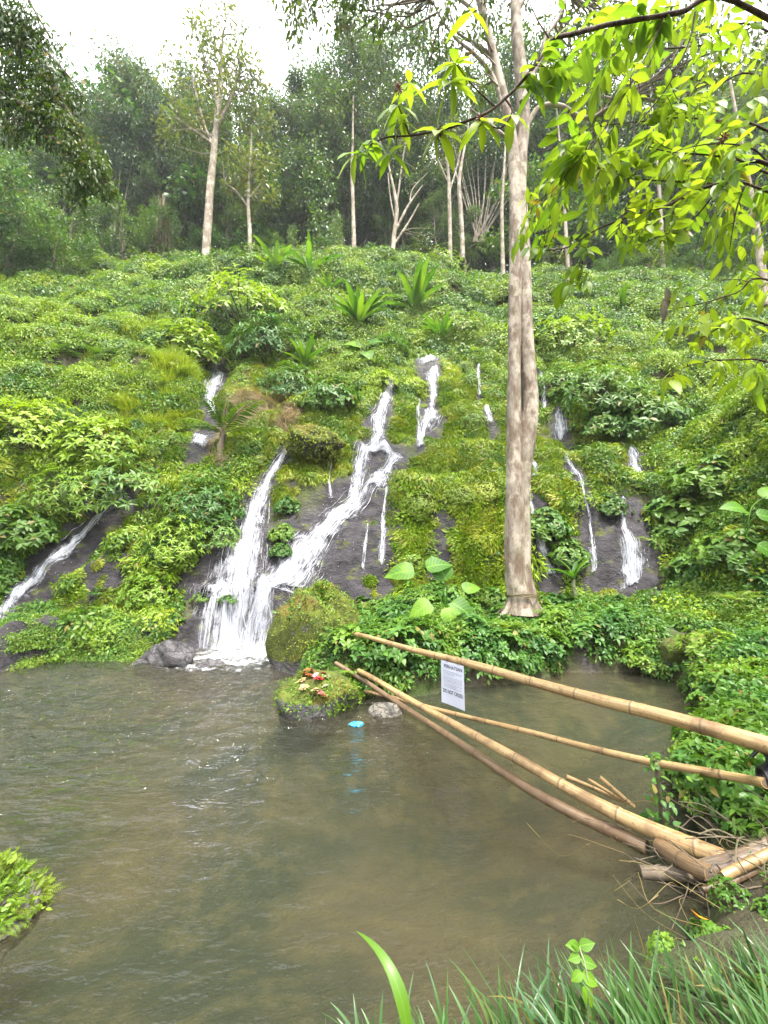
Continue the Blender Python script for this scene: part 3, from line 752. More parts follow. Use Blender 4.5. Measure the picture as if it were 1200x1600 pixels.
leafskin(V_, mound.location, 3200, MIDN, M['moss'], .10, 'moss_plants', mound, -.6, .4, -9)
o, V = rock('bank_stone', (2.12, 1.98, .2), .2, .17, .12, M['mossrock'], 71, .2, 4); tag(o, 'mossy stone on the near bank at the right edge of the picture', 'rock')
leafskin(V, (2.12, 1.98, .2), 900, MIDN, M['moss'], .025, 'moss_plants', o, .2)
o, V = rock('green_mound', (2.9, 8.0, .1), .4, .3, .28, M['mossrock'], 75, .15); tag(o, 'little mossy rock with plants at the back edge of the right pool', 'rock')
leafskin(V, (2.9, 8.0, .1), 2200, MID, M['fern'], .07, 'small_plants', o, .3)

# ------------------------------------------------------------------ clump prototypes (shared meshes)
def mound_clump(n, r, h, T, sc, mat, seed, drape=.6, fill=.75):
    r_ = np.random.default_rng(seed); mb = MB()
    a = r_.random(n) * 6.2832; q = np.sqrt(r_.random(n)); el = np.arccos(r_.random(n) ** .8)
    nn = np.stack([np.sin(el) * np.cos(a), np.sin(el) * np.sin(a), np.cos(el)], -1)
    bump = 1 + .35 * fbm(nn[:, 0] * 2.2 + seed, nn[:, 1] * 2.2 + nn[:, 2], seed, 3)
    rad = (fill + (1 - fill) * r_.random(n)) * bump
    P = nn * rad[:, None] * np.array([r, r, h])
    down = np.stack([nn[:, 0], nn[:, 1], nn[:, 2] * 0 - drape], -1)
    Y = norm(down + .75 * norm(r_.normal(size=(n, 3)))); Z = norm(nn + .45 * norm(r_.normal(size=(n, 3))) + np.array([0, 0, .35]))
    leaves(mb, T, P, Y, Z, r_.uniform(.6, 1.3, n) * sc, r_.random(n))
    return mb.mesh('leaf_clump', mat)
def whorl(mb, P, D, k, T, sc, r_, spread=1.0, droop=.35, m=0):
    "k leaves round the twig end P pointing along D"
    D = norm(D); n = len(P)
    ref = norm(r_.normal(size=(n, 3))); U = norm(np.cross(D, ref)); W_ = np.cross(D, U)
    for j in range(k):
        a = 6.2832 * (j + r_.random(n) * .5) / k
        O = U * np.cos(a)[:, None] + W_ * np.sin(a)[:, None]
        Y = norm(O * spread + D * .6 + np.array([0, 0, -droop]) + .15 * r_.normal(size=(n, 3)))
        leaves(mb, T, P + D * .02 * r_.random((n, 1)), Y, norm(D + np.array([0, 0, .6]) + .2 * r_.normal(size=(n, 3))), sc * r_.uniform(.65, 1.2, n), r_.random(n), m)
def bush_mesh(n, r, h, k, T, sc, seed, mats, stems=True, droop=.35, lean=.0):
    r_ = np.random.default_rng(seed); leaf = MB(); st = MB()
    a = r_.random(n) * 6.2832; el = np.arccos(r_.random(n))
    rad = .55 + .45 * r_.random(n) ** .5
    nn = np.stack([np.sin(el) * np.cos(a), np.sin(el) * np.sin(a), np.cos(el)], -1)
    rad = rad * (1 + .4 * fbm(nn[:, 0] * 1.8 + seed, nn[:, 1] * 1.8 + 2 * nn[:, 2], seed, 2))
    P = nn * rad[:, None] * np.array([r, r, h]); P[:, 2] += .12 * h
    D = norm(P + np.array([0, 0, .35 * h]))
    whorl(leaf, P, D, k, T, sc, r_, 1.0, droop)
    ns = min(n, 26)
    for q in P[:ns]:
        mid = q * .5 + r_.normal(0, .05 * r, 3); b = np.array([q[0] * .08, q[1] * .08, -.1 * h])
        tube(st, smooth_path([b, mid, q], 4), np.linspace(.012, .004, 9) * (r / .5) ** .5, 5, 0, cap=False)
    return leaf.mesh('foliage', mats[0]), st.mesh('stem', mats[1])
def frond(mb, base, dirv, L, n, T, r_, arch=.8, w=.32, m=0, mr=1, rad=.006):
    "a fern frond: an arching rachis with paired pinnae"
    d = norm(np.array(dirv, float)); t = np.linspace(0, 1, n)
    hz = norm(np.array([d[0], d[1], 0]) + 1e-6)
    C_ = np.array(base) + (d[None] * t[:, None] + np.array([0, 0, -1]) * (arch * .5 * t ** 2)[:, None] + hz * (arch * .15 * t ** 2)[:, None]) * L
    tube(mb, C_, np.linspace(rad, rad * .3, n), 4, mr, .5, cap=False)
    Tn = norm(np.gradient(C_, axis=0)); S = norm(np.cross(Tn, np.array([0, 0, 1.0]))); Up = np.cross(S, Tn)
    k = t > .12
    ln = L * w * np.sin(np.clip((t * .93 + .07), 0, 1) * math.pi) ** .7 * (1 - .35 * t)
    rn = r_.random()
    for sg in (1, -1):
        Y = norm(S * sg + Tn * .45 + np.array([0, 0, -.18]) + .06 * r_.normal(size=(n, 3)))
        leaves(mb, T, C_[k], Y[k], Up[k], np.maximum(ln[k], .01), np.full(k.sum(), rn), m)
def fern_mesh(nf, L, seed, n=20, T=FERNT, arch=.9):
    r_ = np.random.default_rng(seed); mb = MB()
    for k in range(nf):
        a = 6.2832 * (k + r_.random() * .6) / nf; e = r_.uniform(.5, 1.2)
        frond(mb, (0, 0, 0), (math.cos(a), math.sin(a), e), L * r_.uniform(.7, 1.1), n, T, r_, arch, .22)
    return mb.mesh('fern_fronds', [M['fern'], M['twig']])
def blade(mb, base, dirv, L, w, bend, rnd, seg=7, m=0, twist=0, fold=.25):
    d = norm(np.array(dirv, float)); t = np.linspace(0, 1, seg)
    hz = norm(np.array([d[0], d[1], 0]) + 1e-6)
    C_ = np.array(base) + (d[None] * t[:, None] + (hz[None] * .5 - np.array([0, 0, 1.0]) * .6) * (bend * t ** 2.2)[:, None]) * L
    Tn = norm(np.gradient(C_, axis=0)); S = norm(np.cross(Tn, np.array([0, 0, 1.0]) + .001))
    if twist:
        Up = np.cross(S, Tn); S = S * math.cos(twist) + Up * math.sin(twist)
    Up = np.cross(S, Tn)
    ww = w * .5 * np.array([min(1, .55 + 1.6 * q) * (1 - max(0, q - .35) / .65) ** .75 for q in t])
    ww[-1] = w * .02
    V = np.stack([C_ - S * ww[:, None] + Up * (fold * ww)[:, None], C_, C_ + S * ww[:, None] + Up * (fold * ww)[:, None]], 1).reshape(-1, 3)
    A = np.stack([np.tile([-1, 0, 1], seg), np.repeat(t, 3), np.full(seg * 3, rnd)], -1)
    i = np.arange(seg - 1)[:, None] * 3 + np.arange(2)[None]
    mb.add(V, [np.stack([i, i + 1, i + 4, i + 3], -1).reshape(-1, 4)], A, m)
def tuft_mesh(n, L, w, seed, mat, spread=.12, bend=.7, tilt=.6, seg=5):
    r_ = np.random.default_rng(seed); mb = MB()
    for k in range(n):
        a = r_.random() * 6.2832; q = r_.random() ** .5 * spread
        blade(mb, (math.cos(a) * q, math.sin(a) * q, -.03), (math.cos(a) * r_.random() * tilt, math.sin(a) * r_.random() * tilt, 1), L * r_.uniform(.55, 1.15), w * r_.uniform(.7, 1.2), bend * r_.uniform(.2, 1.3), r_.random(), seg)
    return mb.mesh('grass_tuft', mat)

P_creep = [mound_clump(380, .5, .42, T_, z_, M[m_], s, .6, .6) for s, (T_, z_, m_) in enumerate([(FAR,.085,'creeper'),(FARW,.09,'creeper'),(FAR,.11,'vine'),(FARN,.15,'creeper'),(FAR,.10,'slope')])]
P_slope = [mound_clump(330, .5, .42, T_, z_, M[m_], 10 + s, .5, .55) for s, (T_, z_, m_) in enumerate([(MID,.10,'slope'),(MIDN,.12,'slope'),(MID,.085,'creeper'),(BROAD,.08,'slope'),(MIDN,.14,'bush'),(MID,.12,'creeper'),(FARN,.16,'slope')])]
P_moss = [mound_clump(300, .34, .22, T_, z_, M[m_], 20 + s, .9, .65) for s, (T_, z_, m_) in enumerate([(MIDN,.09,'moss'),(MIDN,.11,'moss'),(MID,.08,'fern'),(MIDN,.10,'moss'),(MID,.10,'slope')])]
P_vine = [mound_clump(520, .6, .55, FARW, .11, M['vine'], 30 + s, 1.1) for s in range(3)]
P_under = [mound_clump(260, .32, .30, MID, .085, M['bank'], 40 + s, .3, .5) for s in range(4)]
P_floor = [mound_clump(300, .8, .5, FARW, .2, M['dark'], 50 + s) for s in range(3)]
P_fern = [fern_mesh(8, .6, 60 + s) for s in range(4)]
P_stuft = [tuft_mesh(70, .65, .016, 70 + s, M['slopegrass'], .2) for s in range(3)]
P_dry = [tuft_mesh(110, .42, .012, 80 + s, M['dry'], .25, 1.6, 1.4) for s in range(3)]

# ------------------------------------------------------------------ ground cover on the slope
def sample(n, x0, x1, y0, y1):
    return rng.uniform(x0, x1, n), rng.uniform(y0, y1, n)
def keep(x, y, k): return x[k], y[k]
def cover(name, protos, x, y, smin, smax, lab, up=.5, off=-.05):
    z = height(x, y); N = nrm(x, y); N = norm(N + np.array([0, 0, up]))
    d = np.hypot(x, y)
    scatter(name, protos, np.stack([x, y, z + off + rng.uniform(-.16, .22, len(x)) * smax * .6], -1), N, smin + (smax - smin) * rng.random(len(x)) ** 1.5, lab)
def free(x, y, k=1.25, rk=.2):
    f = inflow(x, y, k) > 1
    return f & (mask(x, y, RB, .5) < rk)
# lower and middle slope, leafy
x, y = sample(22000, -25, 25, 8.6, 21); z = height(x, y)
k = (z > .35) & (np.abs(x) < y * 1.12 + 3) & free(x, y) & ~((x > -1.8) & (x < 6.8) & (y < 10.9))
mo = mask(x, y, MOB, .5) > .12; dr = mask(x, y, DB, .3) > .22
gpatch = (fbm(x / 3, y / 3, 81, 2) > .28) & (x < -5) & (z > 5)
fp = rng.random(len(x))
cover('slope_undergrowth', P_slope, *keep(x, y, k & ~mo & ~dr & (fp < np.where(gpatch, .30, .62))), .5, 1.2, 'dense leafy creepers and low plants covering the lower slope')
cover('moss_cover', P_moss, *keep(x, y, k & mo & (fp < .95)), .7, 1.5, 'yellow-green moss and tiny ferns covering the wet ground between the falls', .1, -.02)
cover('slope_ferns', P_fern, *keep(x, y, k & ~dr & (fp > .955)), .6, 1.25, 'ferns scattered through the slope undergrowth', 1.2)
cover('slope_grass', P_stuft, *keep(x, y, k & gpatch & (fp > .45)), .7, 1.4, 'bright yellow-green grass patches on the left slope', 1.0)
x, y = sample(2600, -9, 1, 11, 21); z = height(x, y); k = (mask(x, y, DB, .3) > .15) & free(x, y, 1.05)
cover('dry_creepers', P_dry, *keep(x, y, k), .7, 1.3, 'brown dead grass and dry creepers hanging on the slope', .3)
x, y = sample(5200, -7, 6, 10.3, 20); z = height(x, y); k = (z > .35) & free(x, y) & (mask(x, y, MOB, .5) > .12)
cover('moss_cover', P_moss, *keep(x, y, k), .6, 1.2, 'fine moss cushions packed between the upper falls', .1, -.02)
# tufts of green that spill over the rock and water edges
x, y = sample(5200, -12, 8, 9.2, 19); z = height(x, y); f = inflow(x, y, 1.0)
k = (z > .3) & (f > 1.02) & (mask(x, y, RB, .5) > 0) & (fbm(x / .8, y / .8, 95, 3) > -.06) & ~((x > -1.8) & (x < 6) & (y < 10.6))
cover('rock_moss', P_moss, *keep(x, y, k), .35, .9, 'moss tufts clinging to the bare rock beside the falls', .2, 0)
# upper slope
x, y = sample(11500, -38, 38, 20, 36); z = height(x, y)
k = (np.abs(x) < y * 1.08 + 3)
cover('hillside_creepers', P_creep, *keep(x, y, k), .9, 2.1, 'creepers blanketing the upper hillside up to the forest edge')
x, y = sample(700, -32, 32, 20, 33); k = (np.abs(x) < y * 1.05 + 2)
cover('hillside_ferns', P_fern, *keep(x, y, k), 1.2, 2.4, 'large ferns standing out of the hillside creepers', 1.3)
x, y = sample(5200, -60, 60, 33, 62)
cover('forest_floor', P_floor, *keep(x, y, np.abs(x) < 1.1 * y + 3), 1.2, 2.6, 'dark undergrowth on the forest floor at the top of the hill')
x, y = sample(2400, -30, 30, 11, 32); z = height(x, y)
k = (np.abs(x) < y * 1.05 + 2) & (z > 2) & (inflow(x, y, 1) > 4.5) & (mask(x, y, RB, 0) < -.3) & (mask(x, y, MOB, 0) < .05) & (mask(x, y, DB, 0) < -.1)
cover('creeper_mounds', P_vine + [mound_clump(600, .6, .6, FAR, .10, M['slope'], 35), mound_clump(600, .6, .6, MIDN, .14, M['creeper'], 36)], *keep(x, y, k), .7, 2.2, 'heaps of creeper and bramble piled over the slope', .7)
# side banks and near ground
x, y = sample(9000, -11, 14, 1.2, 11); z = height(x, y); sd_ = pool_sd(x, y)
nb = (y < 2.9) & (x < 2.5)
k = (sd_ > np.where((y < 6) & (x > 0), .26, .03)) & (z > .02) & (z < 4.5) & ~nb & (np.abs(x) < 1.1 * y + 2.5) & (mask(x, y, RB, .4) < .15) & (inflow(x, y) > 1.1) & (np.hypot((x + 1.45), y - 8.35) > .9) & (np.hypot(x - 6.15, y - 7.5) > .85)
cover('bank_undergrowth', P_under, *keep(x, y, k), .55, 1.15, 'low leafy plants covering the banks of the pool', 1.0, -.03)
x, y = sample(1500, -11, -5.2, 8.2, 10.2); sd_ = pool_sd(x, y); k = (sd_ > -.1) & (y < 9.6)
cover('waterside_herbs', [mound_clump(260, .3, .13, MID, .05, M['fern'], 90 + s, .2, .4) for s in range(3)], *keep(x, y, k), .6, 1.1, 'flat patch of bright green waterside herbs at the left shore', 1.0, .0)

# ------------------------------------------------------------------ bushes on the slope (each a thing)
def bush_proto(seed, n, r, h, k, T, sc, mat, droop=.35, stem='darkbark'):
    return bush_mesh(n, r, h, k, T, sc, seed, (M[mat], M[stem]), droop=droop)
BP = [bush_proto(101, 210, .8, .8, 5, MID, .12, 'slope'), bush_proto(102, 240, .95, .75, 5, MID, .10, 'slope'),
      bush_proto(103, 230, .9, .9, 6, MIDN, .15, 'bush'), bush_proto(104, 180, .8, .7, 6, MID, .15, 'bush', .5),
      bush_proto(105, 260, 1.0, .8, 5, MID, .09, 'creeper'), bush_proto(106, 220, .85, .9, 6, MIDN, .13, 'slope', .6),
      bush_proto(107, 260, 1.0, .7, 5, FARW, .10, 'vine'), bush_proto(108, 150, .7, .6, 7, BROAD, .15, 'bush', .5)]
NEARP = [bush_proto(111, 60, .38, .42, 6, BROAD, .12, 'bank', .35), bush_proto(112, 75, .40, .40, 6, MID, .13, 'bank', .3), bush_proto(113, 50, .34, .5, 7, NEAR, .17, 'bank', .4),
         bush_proto(114, 90, .42, .36, 5, MID, .09, 'fern', .3), bush_proto(115, 64, .4, .45, 5, BROAD, .10, 'bank', .3)]
def put(proto, name, x, y, z, s, rz, label, cat, group=None, parts=('foliage', 'stem'), sz=1.0, tilt=None):
    o = thing(name, (x, y, z), label, cat, group, rz, s); o.scale = (s, s, s * sz)
    if tilt is not None: o.rotation_euler = align(tilt, rz)
    for p, me in zip(parts, proto): link(p, me, o)
    return o
def spread(n, x0, x1, y0, y1, gap, ok, tries=1600):
    X, Y = rng.uniform(x0, x1, tries), rng.uniform(y0, y1, tries)
    k = ok(X, Y); out = []
    for x, y in zip(X[k], Y[k]):
        if len(out) >= n: break
        g_ = gap * (1 + .02 * y)
        if any((x - a) ** 2 + (y - b) ** 2 < g_ * g_ for a, b in out): continue
        out.append((float(x), float(y)))
    return out
base_ok = lambda x, y: (height(x, y) > .7) & (inflow(x, y, 1) > 3.4) & (mask(x, y, RB, 0) < -.25) & (mask(x, y, MOB, 0) < .3) & (mask(x, y, DB, 0) < 0) & (np.abs(x) < y * 1.05 + 1)
def bushes(pos, kinds, s0, s1, label, group, sink=.15):
    for x, y in pos:
        z = height(x, y); n_ = nrm(np.array([x]), np.array([y]))[0]
        s = random.uniform(s0, s1)
        t = Vector(n_) + Vector((0, 0, .9))
        put(BP[random.choice(kinds)], 'bush', x, y, z - sink * s, s, random.random() * 6.28, label, 'bush', group, sz=random.uniform(.75, 1.15), tilt=t.normalized())
bushes(spread(60, -13, -4.6, 10, 15.5, .95, base_ok), [0, 1, 2, 3, 5, 7], .55, 1.0, 'leafy green bush on the lower left slope beside the narrow fall', 'bushes on the lower left slope')
bushes(spread(55, -19, -6, 15.5, 21, 1.5, base_ok), [0, 1, 2, 5, 6], .8, 1.4, 'rounded bush on the upper part of the left spur', 'bushes on the upper left spur')
bushes(spread(46, 3.4, 13, 11, 17, 1.0, lambda x, y: base_ok(x, y) & (x > 5.0 - .0 * y)), [0, 2, 3, 7, 5], .6, 1.05, 'dark leafy bush among the trickles on the right slope', 'bushes on the right slope')
bushes(spread(44, 2, 20, 17, 25, 1.7, base_ok), [1, 4, 6, 2], .8, 1.5, 'bushy mound higher up the right slope', 'bushes higher up the right slope')
bushes(spread(36, -9, 4, 19.5, 26, 1.5, lambda x, y: (inflow(x, y, 1) > 3)), [1, 2, 3, 4], .8, 1.35, 'dark bush above the top of the falls', 'bushes above the falls')
bushes(spread(80, -34, 34, 25, 33, 2.1, lambda x, y: np.abs(x) < 1.05 * y), [4, 6, 1, 6], 1.2, 2.3, 'creeper covered mound below the forest edge', 'creeper mounds below the forest edge', .3)
# hand placed ones that give the slope its outline
for px, py, r, kd, lab in [(390,455,78,1,'big rounded bush in the middle of the upper slope'),(295,520,74,0,'pale green bush hanging over the small distant left fall'),(420,520,60,2,'dark bush right of the small distant left fall'),
    (520,600,52,3,'dark leafy bush over the top of the main fall'),(455,590,50,2,'bush beneath the leaning banana plant'),(600,585,30,0,'small bush left of the highest lip of water'),
    (930,600,66,2,'wide dark bush overhanging the short fall on the right'),(1000,625,66,3,'dark overhanging bush right of the short fall'),(880,590,46,2,'bush leaning over the lip of the short fall on the right'),(940,645,50,3,'low drooping bush under the wide overhanging one'),
    (880,510,66,1,'rounded bush upslope right of the pale trunk'),(710,500,44,4,'green bush above the trickle left of the pale trunk'),
    (850,800,50,7,'glossy broad-leaved bush between the trickles behind the pale trunk'),(880,845,40,7,'glossy bush hanging low between two trickles'),(950,775,34,7,'small glossy bush over the bare slab'),
    (1060,780,66,7,'glossy dark bush right of the bare slab'),(1110,720,66,7,'dark glossy bush high on the right bank'),(1150,830,66,7,'glossy dark bush low on the right bank'),(1090,870,52,7,'leafy bush beside the foot of the slab'),
    (160,670,72,0,'bright bush low on the left spur'),(60,650,76,1,'bright bush at the left edge of the spur'),(200,740,66,2,'bush above the low left stream'),(120,760,60,5,'dark bush over the low left stream'),(40,800,64,3,'dark bush at the left edge above the low stream'),
    (320,770,58,2,'bush left of the narrow fall'),(280,830,52,5,'drooping bush above the shore left of the narrow fall'),(240,900,48,0,'light green bush near the left shore'),(340,820,40,2,'bush at the left edge of the narrow fall'),(250,960,34,0,'small light bush just above the left shore'),(170,980,26,5,'small bush at the waterline on the left'),
    (445,820,28,7,'leafy bush between the two big falls'),(450,780,26,7,'small bush on the moss between the two big falls'),(440,850,22,7,'low bush at the fork of the two big falls')]:
    h_ = hit(px, py + r * .5)
    if h_ is None: continue
    s = pxsize(px, py, h_.y, r) / .85
    put(BP[kd], 'bush', h_.x, h_.y, h_.z - .25 * s, s, random.random() * 6.28, lab, 'bush', None, tilt=Vector((0, -.35, 1)).normalized())

# hummocks of moss and small plants between the falls
HP = [bush_mesh(150, .55, .40, 5, T_, z_, s_, (M[m_], M['darkbark']), droop=.6) for s_, (T_, z_, m_) in enumerate([(MIDN,.10,'moss'),(MID,.09,'fern'),(MIDN,.13,'moss'),(MID,.10,'slope')], 300)]
hp_ok = lambda x, y: (height(x, y) > .9) & (inflow(x, y, 1) > 1.9) & (mask(x, y, RB, 0) < .1) & (mask(x, y, MOB, 0) > .05)
for x, y in spread(120, -6.5, 6.5, 10.6, 20, .62, hp_ok):
    n_ = nrm(np.array([x]), np.array([y]))[0]; s = random.uniform(.55, 1.25)
    put(random.choice(HP), 'moss_hummock', x, y, height(x, y) - .12, s, random.random() * 6.28, 'yellow-green mossy hummock on the wet ground between the falls', 'moss', 'moss hummocks between the falls', tilt=(Vector(n_) + Vector((0, 0, .3))).normalized())

# ------------------------------------------------------------------ plants of the banks
nb_ok = lambda x, y: (pool_sd(x, y) > .04) & (np.hypot(x + 1.45, y - 8.35) > 1.0) & (np.hypot(x - 3.15, y - 9) > .34) & (inflow(x, y, 1) > 1.6) & (np.hypot(x - 6.15, y - 7.6) > 1.0)
def plants(pos, kinds, s0, s1, label, group, name='leafy_plant'):
    for x, y in pos:
        z = height(x, y); s = random.uniform(s0, s1)
        put(NEARP[random.choice(kinds)], name, x, y, z - .04, s, random.random() * 6.28, label, 'plant', group, sz=random.uniform(.8, 1.2))
plants(spread(62, -1.0, 5.2, 6.5, 10.8, .40, nb_ok), [0, 1, 1, 4, 2], .75, 1.25, 'dark leafy plant crowding the bank round the pale tree', 'leafy plants on the middle bank')
plants(spread(34, 5.0, 9.5, 6.3, 11, .55, nb_ok), [3, 3, 1, 4], .75, 1.2, 'light green plant on the flat right bank', 'light green plants on the right bank')
plants(spread(60, 2.4, 5.6, 2.9, 6.2, .27, lambda x, y: nb_ok(x, y) & (pool_sd(x, y) > .10)), [0, 4, 3, 1, 4], .34, .70, 'leafy plant tangled along the near right bank under the top bamboo rail', 'leafy plants on the near right bank')
plants(spread(22, 2.55, 3.7, 2.9, 4.4, .22, lambda x, y: pool_sd(x, y) > -.02), [0, 4, 1, 3], .3, .6, 'leafy plant tangled along the near right bank under the top bamboo rail', 'leafy plants on the near right bank')
plants(spread(16, -7.6, -3.9, 9.7, 10.6, .5, lambda x, y: height(x, y) > .02), [0, 3, 4], .5, .85, 'leafy plant at the foot of the slope left of the main fall', 'plants at the foot of the left slope')

# ------------------------------------------------------------------ large-leaved plants
def banana(L, n, seed, tall=.6, lean=.6, dry=0):
    r_ = np.random.default_rng(seed); st = MB()
    tube(st, smooth_path([(0, 0, -.1), (.02, .01, tall * .5), (0, 0, tall)], 4), np.linspace(.09, .05, 9) * L, 8, 0)
    lv = []
    for k in range(n):
        mb = MB(); a = 6.2832 * (k * .382 + r_.random() * .12); e = r_.uniform(.55, 2.6) if k > n * .3 else r_.uniform(2, 5)
        D = norm(np.array([math.cos(a), math.sin(a), e]))
        ll = L * r_.uniform(.7, 1.1); base = np.array([0, 0, tall * .92])
        pe = base + D * .22 * ll
        tube(mb, np.stack([base, base * .5 + pe * .5, pe]), [.022 * L, .018 * L, .014 * L], 6, 0, .2, cap=False)
        up = norm(np.array([-D[0], -D[1], .8])) if e < 2 else np.array([-D[0], -D[1], .2])
        leaves(mb, BANANA, [pe - D * .02], [D], [up], [ll], [r_.random() * .9])
        if dry and k >= n - dry:
            mb = MB(); leaves(mb, BANANA, [base], [norm(np.array([math.cos(a) * .3, math.sin(a) * .3, -1]))], [np.array([math.cos(a), math.sin(a), .1])], [ll * .7], [.5])
            lv.append(mb.mesh('dry_leaf', M['dry'])); continue
        lv.append(mb.mesh('leaf', M['banana']))
    return st.mesh('stem', M['culm']), lv
def put_banana(px, py, hpx, L, n, seed, lab, tall=.5, dry=0, y=None, cat='banana plant', name='banana_plant'):
    h_ = (hit(px, py) or at(px, py, 29)) if y is None else at(px, py, y)
    tot = (tall + L * .95) / .82; n += 3
    s = pxsize(px, py, h_.y, hpx) / tot
    st, lv = banana(L, n, seed, tall, dry=dry)
    o = thing(name, (h_.x, h_.y, h_.z - .05), lab, cat, None, random.random() * 6.28, s)
    link('stem', st, o)
    for m_ in lv: link(m_.name.split('.')[0], m_, o)
    return o
put_banana(560, 530, 88, 1.2, 18, 1, 'large banana clump with many upright leaves and dry brown skirts, mid slope', .5, 3)
put_banana(648, 508, 84, 1.3, 10, 2, 'tall bright banana plant right of the large clump', .4, 1)
put_banana(475, 600, 78, 1.2, 8, 3, 'banana plant with a dry hanging leaf above the brown creepers', .7, 2)
put_banana(428, 450, 76, 1.3, 7, 4, 'left one of the banana plants near the forest edge', .7, 1)
put_banana(482, 462, 84, 1.3, 7, 5, 'right one of the banana plants near the forest edge', .8, 0)
put_banana(515, 470, 50, 1.3, 6, 15, 'small banana plant just right of the pair near the forest edge', .6, 0)
put_banana(205, 415, 34, 1.3, 6, 6, 'small banana plant far up on the left under the trees', .4)
put_banana(745, 455, 26, 1.2, 6, 7, 'small far banana plant near the forest edge left of the pale trunk', .4)
put_banana(898, 925, 74, 1.2, 6, 8, 'young banana plant growing in front of the wet slab right of the pale trunk', .7, 0, 10.2)
put_banana(975, 500, 46, 1.2, 8, 9, 'banana plant on the upper right slope', .4)
put_banana(690, 540, 52, 1.2, 9, 10, 'dark arching plant right of the highest lip', .2)
def ear_plant(px, py, y, spec, lab, cat='elephant ear plant'):
    b = hit(px, py) if y is None else at(px, py, y)
    o = thing('elephant_ear_plant', b, lab, cat)
    for (lx, ly, size, tilt, dy) in spec:
        P_ = at(lx, ly, b.y + dy) - b
        mb = MB(); L = pxsize(lx, ly, b.y + dy, size)
        mid = Vector((P_.x * .35, P_.y * .35, P_.z * .65))
        tube(mb, smooth_path([(0, 0, -.15), mid, P_], 5), np.linspace(.016, .008, 11), 6, 0, .3, cap=False)
        az = math.atan2(tilt[1], tilt[0])
        Y = np.array(tilt, float); Z = norm(np.array([-.2 * tilt[0], -.75, .65]))
        leaves(mb, EAR, [tuple(P_)], [Y], [Z], [L], [random.random() * .8])
        link('leaf', mb.mesh('leaf', M['ear']), o)
    return o
ear_plant(700, 960, 7.9, [(694,900,40,(-.2,.1,.5),0),(672,885,36,(.9,0,.25),-.05),(668,945,34,(-.9,-.3,-.4),-.15),(712,945,38,(.8,-.4,-.5),-.15),(702,955,34,(.1,-.5,-.8),-.25),(640,892,40,(-1,-.1,-.05),.1),(728,920,28,(.8,.2,.2),.1)],
          'bright elephant ear plant with upright leaves left of the pale trunk')
ear_plant(1165, 830, 8.6, [(1160,795,34,(-.9,-.2,.2),0),(1190,805,34,(.9,-.3,-.3),-.1),(1192,855,38,(.6,-.4,-.6),-.2),(1198,775,30,(.6,.1,.6),.1)], 'elephant ear plant at the right edge above the flat bank')
ear_plant(568, 560, None, [(560,540,28,(-.7,0,.3),0),(582,535,28,(.8,0,.3),0),(572,550,26,(.2,-.5,-.4),-.3),(548,552,22,(-.9,-.2,-.2),-.2)], 'pale elephant ear plant on the slope above the main fall')
ear_plant(658, 556, None, [(648,540,18,(-.9,0,.2),0),(668,538,20,(.8,0,.3),0),(658,546,18,(0,-.4,-.3),-.2),(655,532,16,(-.2,0,.8),.1)], 'yellow-green plant standing on the highest lip of the falls')

# tree fern in front of the distant left fall
h_ = hit(345, 722)
tf = thing('tree_fern', h_, 'small tree fern with a dark trunk and arching fronds beside the dry creepers', 'tree fern')
sc_ = pxsize(345, 700, h_.y, 1)
mb = MB(); tube(mb, smooth_path([(0, 0, -.2), (-2 * sc_, 0, 20 * sc_), (1 * sc_, 0, 42 * sc_)], 6), np.linspace(6, 4.5, 13) * sc_, 10, 0, .4, .25); link('trunk', mb.mesh('trunk', M['darkbark']), tf)
r_ = np.random.default_rng(3)
for dx, dz, L_ in [(-.25, 1.3, 95), (.55, .9, 110), (-.9, .8, 80), (.15, 1.6, 85), (1.2, .55, 80), (-.5, .3, 60)]:
    mb = MB(); frond(mb, (1 * sc_, 0, 42 * sc_), (dx, -.25, dz), L_ * sc_, 24, FERNT, r_, .9, .26, rad=.02); link('frond', mb.mesh('frond', [M['fern'], M['darkbark']]), tf)
# single ferns and palms
def fern_thing(px, py, y, L, nf, seed, lab, n=22, T=FERNT, name='fern', cat='fern'):
    b = hit(px, py) if y is None else at(px, py, y)
    o = thing(name, b, lab, cat); r_ = np.random.default_rng(seed)
    for k in range(nf):
        a = 6.2832 * (k + r_.random() * .6) / nf; mb = MB()
        frond(mb, (0, 0, 0), (math.cos(a), math.sin(a), r_.uniform(.5, 1.3)), L * r_.uniform(.75, 1.1), n, T, r_, .9, .28)
        link('frond', mb.mesh('frond', [M['fern'], M['twig']]), o)
    return o
fern_thing(795, 985, 7.6, .55, 8, 1, 'fern with feathery fronds at the foot of the pale tree')
fern_thing(548, 1050, 6.6, .42, 7, 2, 'light green fern drooping over the ends of the bamboo poles')
fern_thing(680, 530, None, 1.1, 9, 3, 'fern clump right of the highest lip of water')
fern_thing(590, 575, None, 1.1, 9, 4, 'fern clump above the start of the main fall')
fern_thing(1150, 940, 8.2, .75, 9, 5, 'young palm with narrow arching fronds on the right bank', 16, FERNT, 'young_palm', 'palm')
fern_thing(95, 560, None, 1.0, 8, 6, 'pale fern standing out on the left spur')
fern_thing(160, 560, None, 1.0, 8, 7, 'pale fern beside another on the left spur')
fern_thing(70, 820, None, .9, 8, 8, 'broad fern at the far left above the low stream')

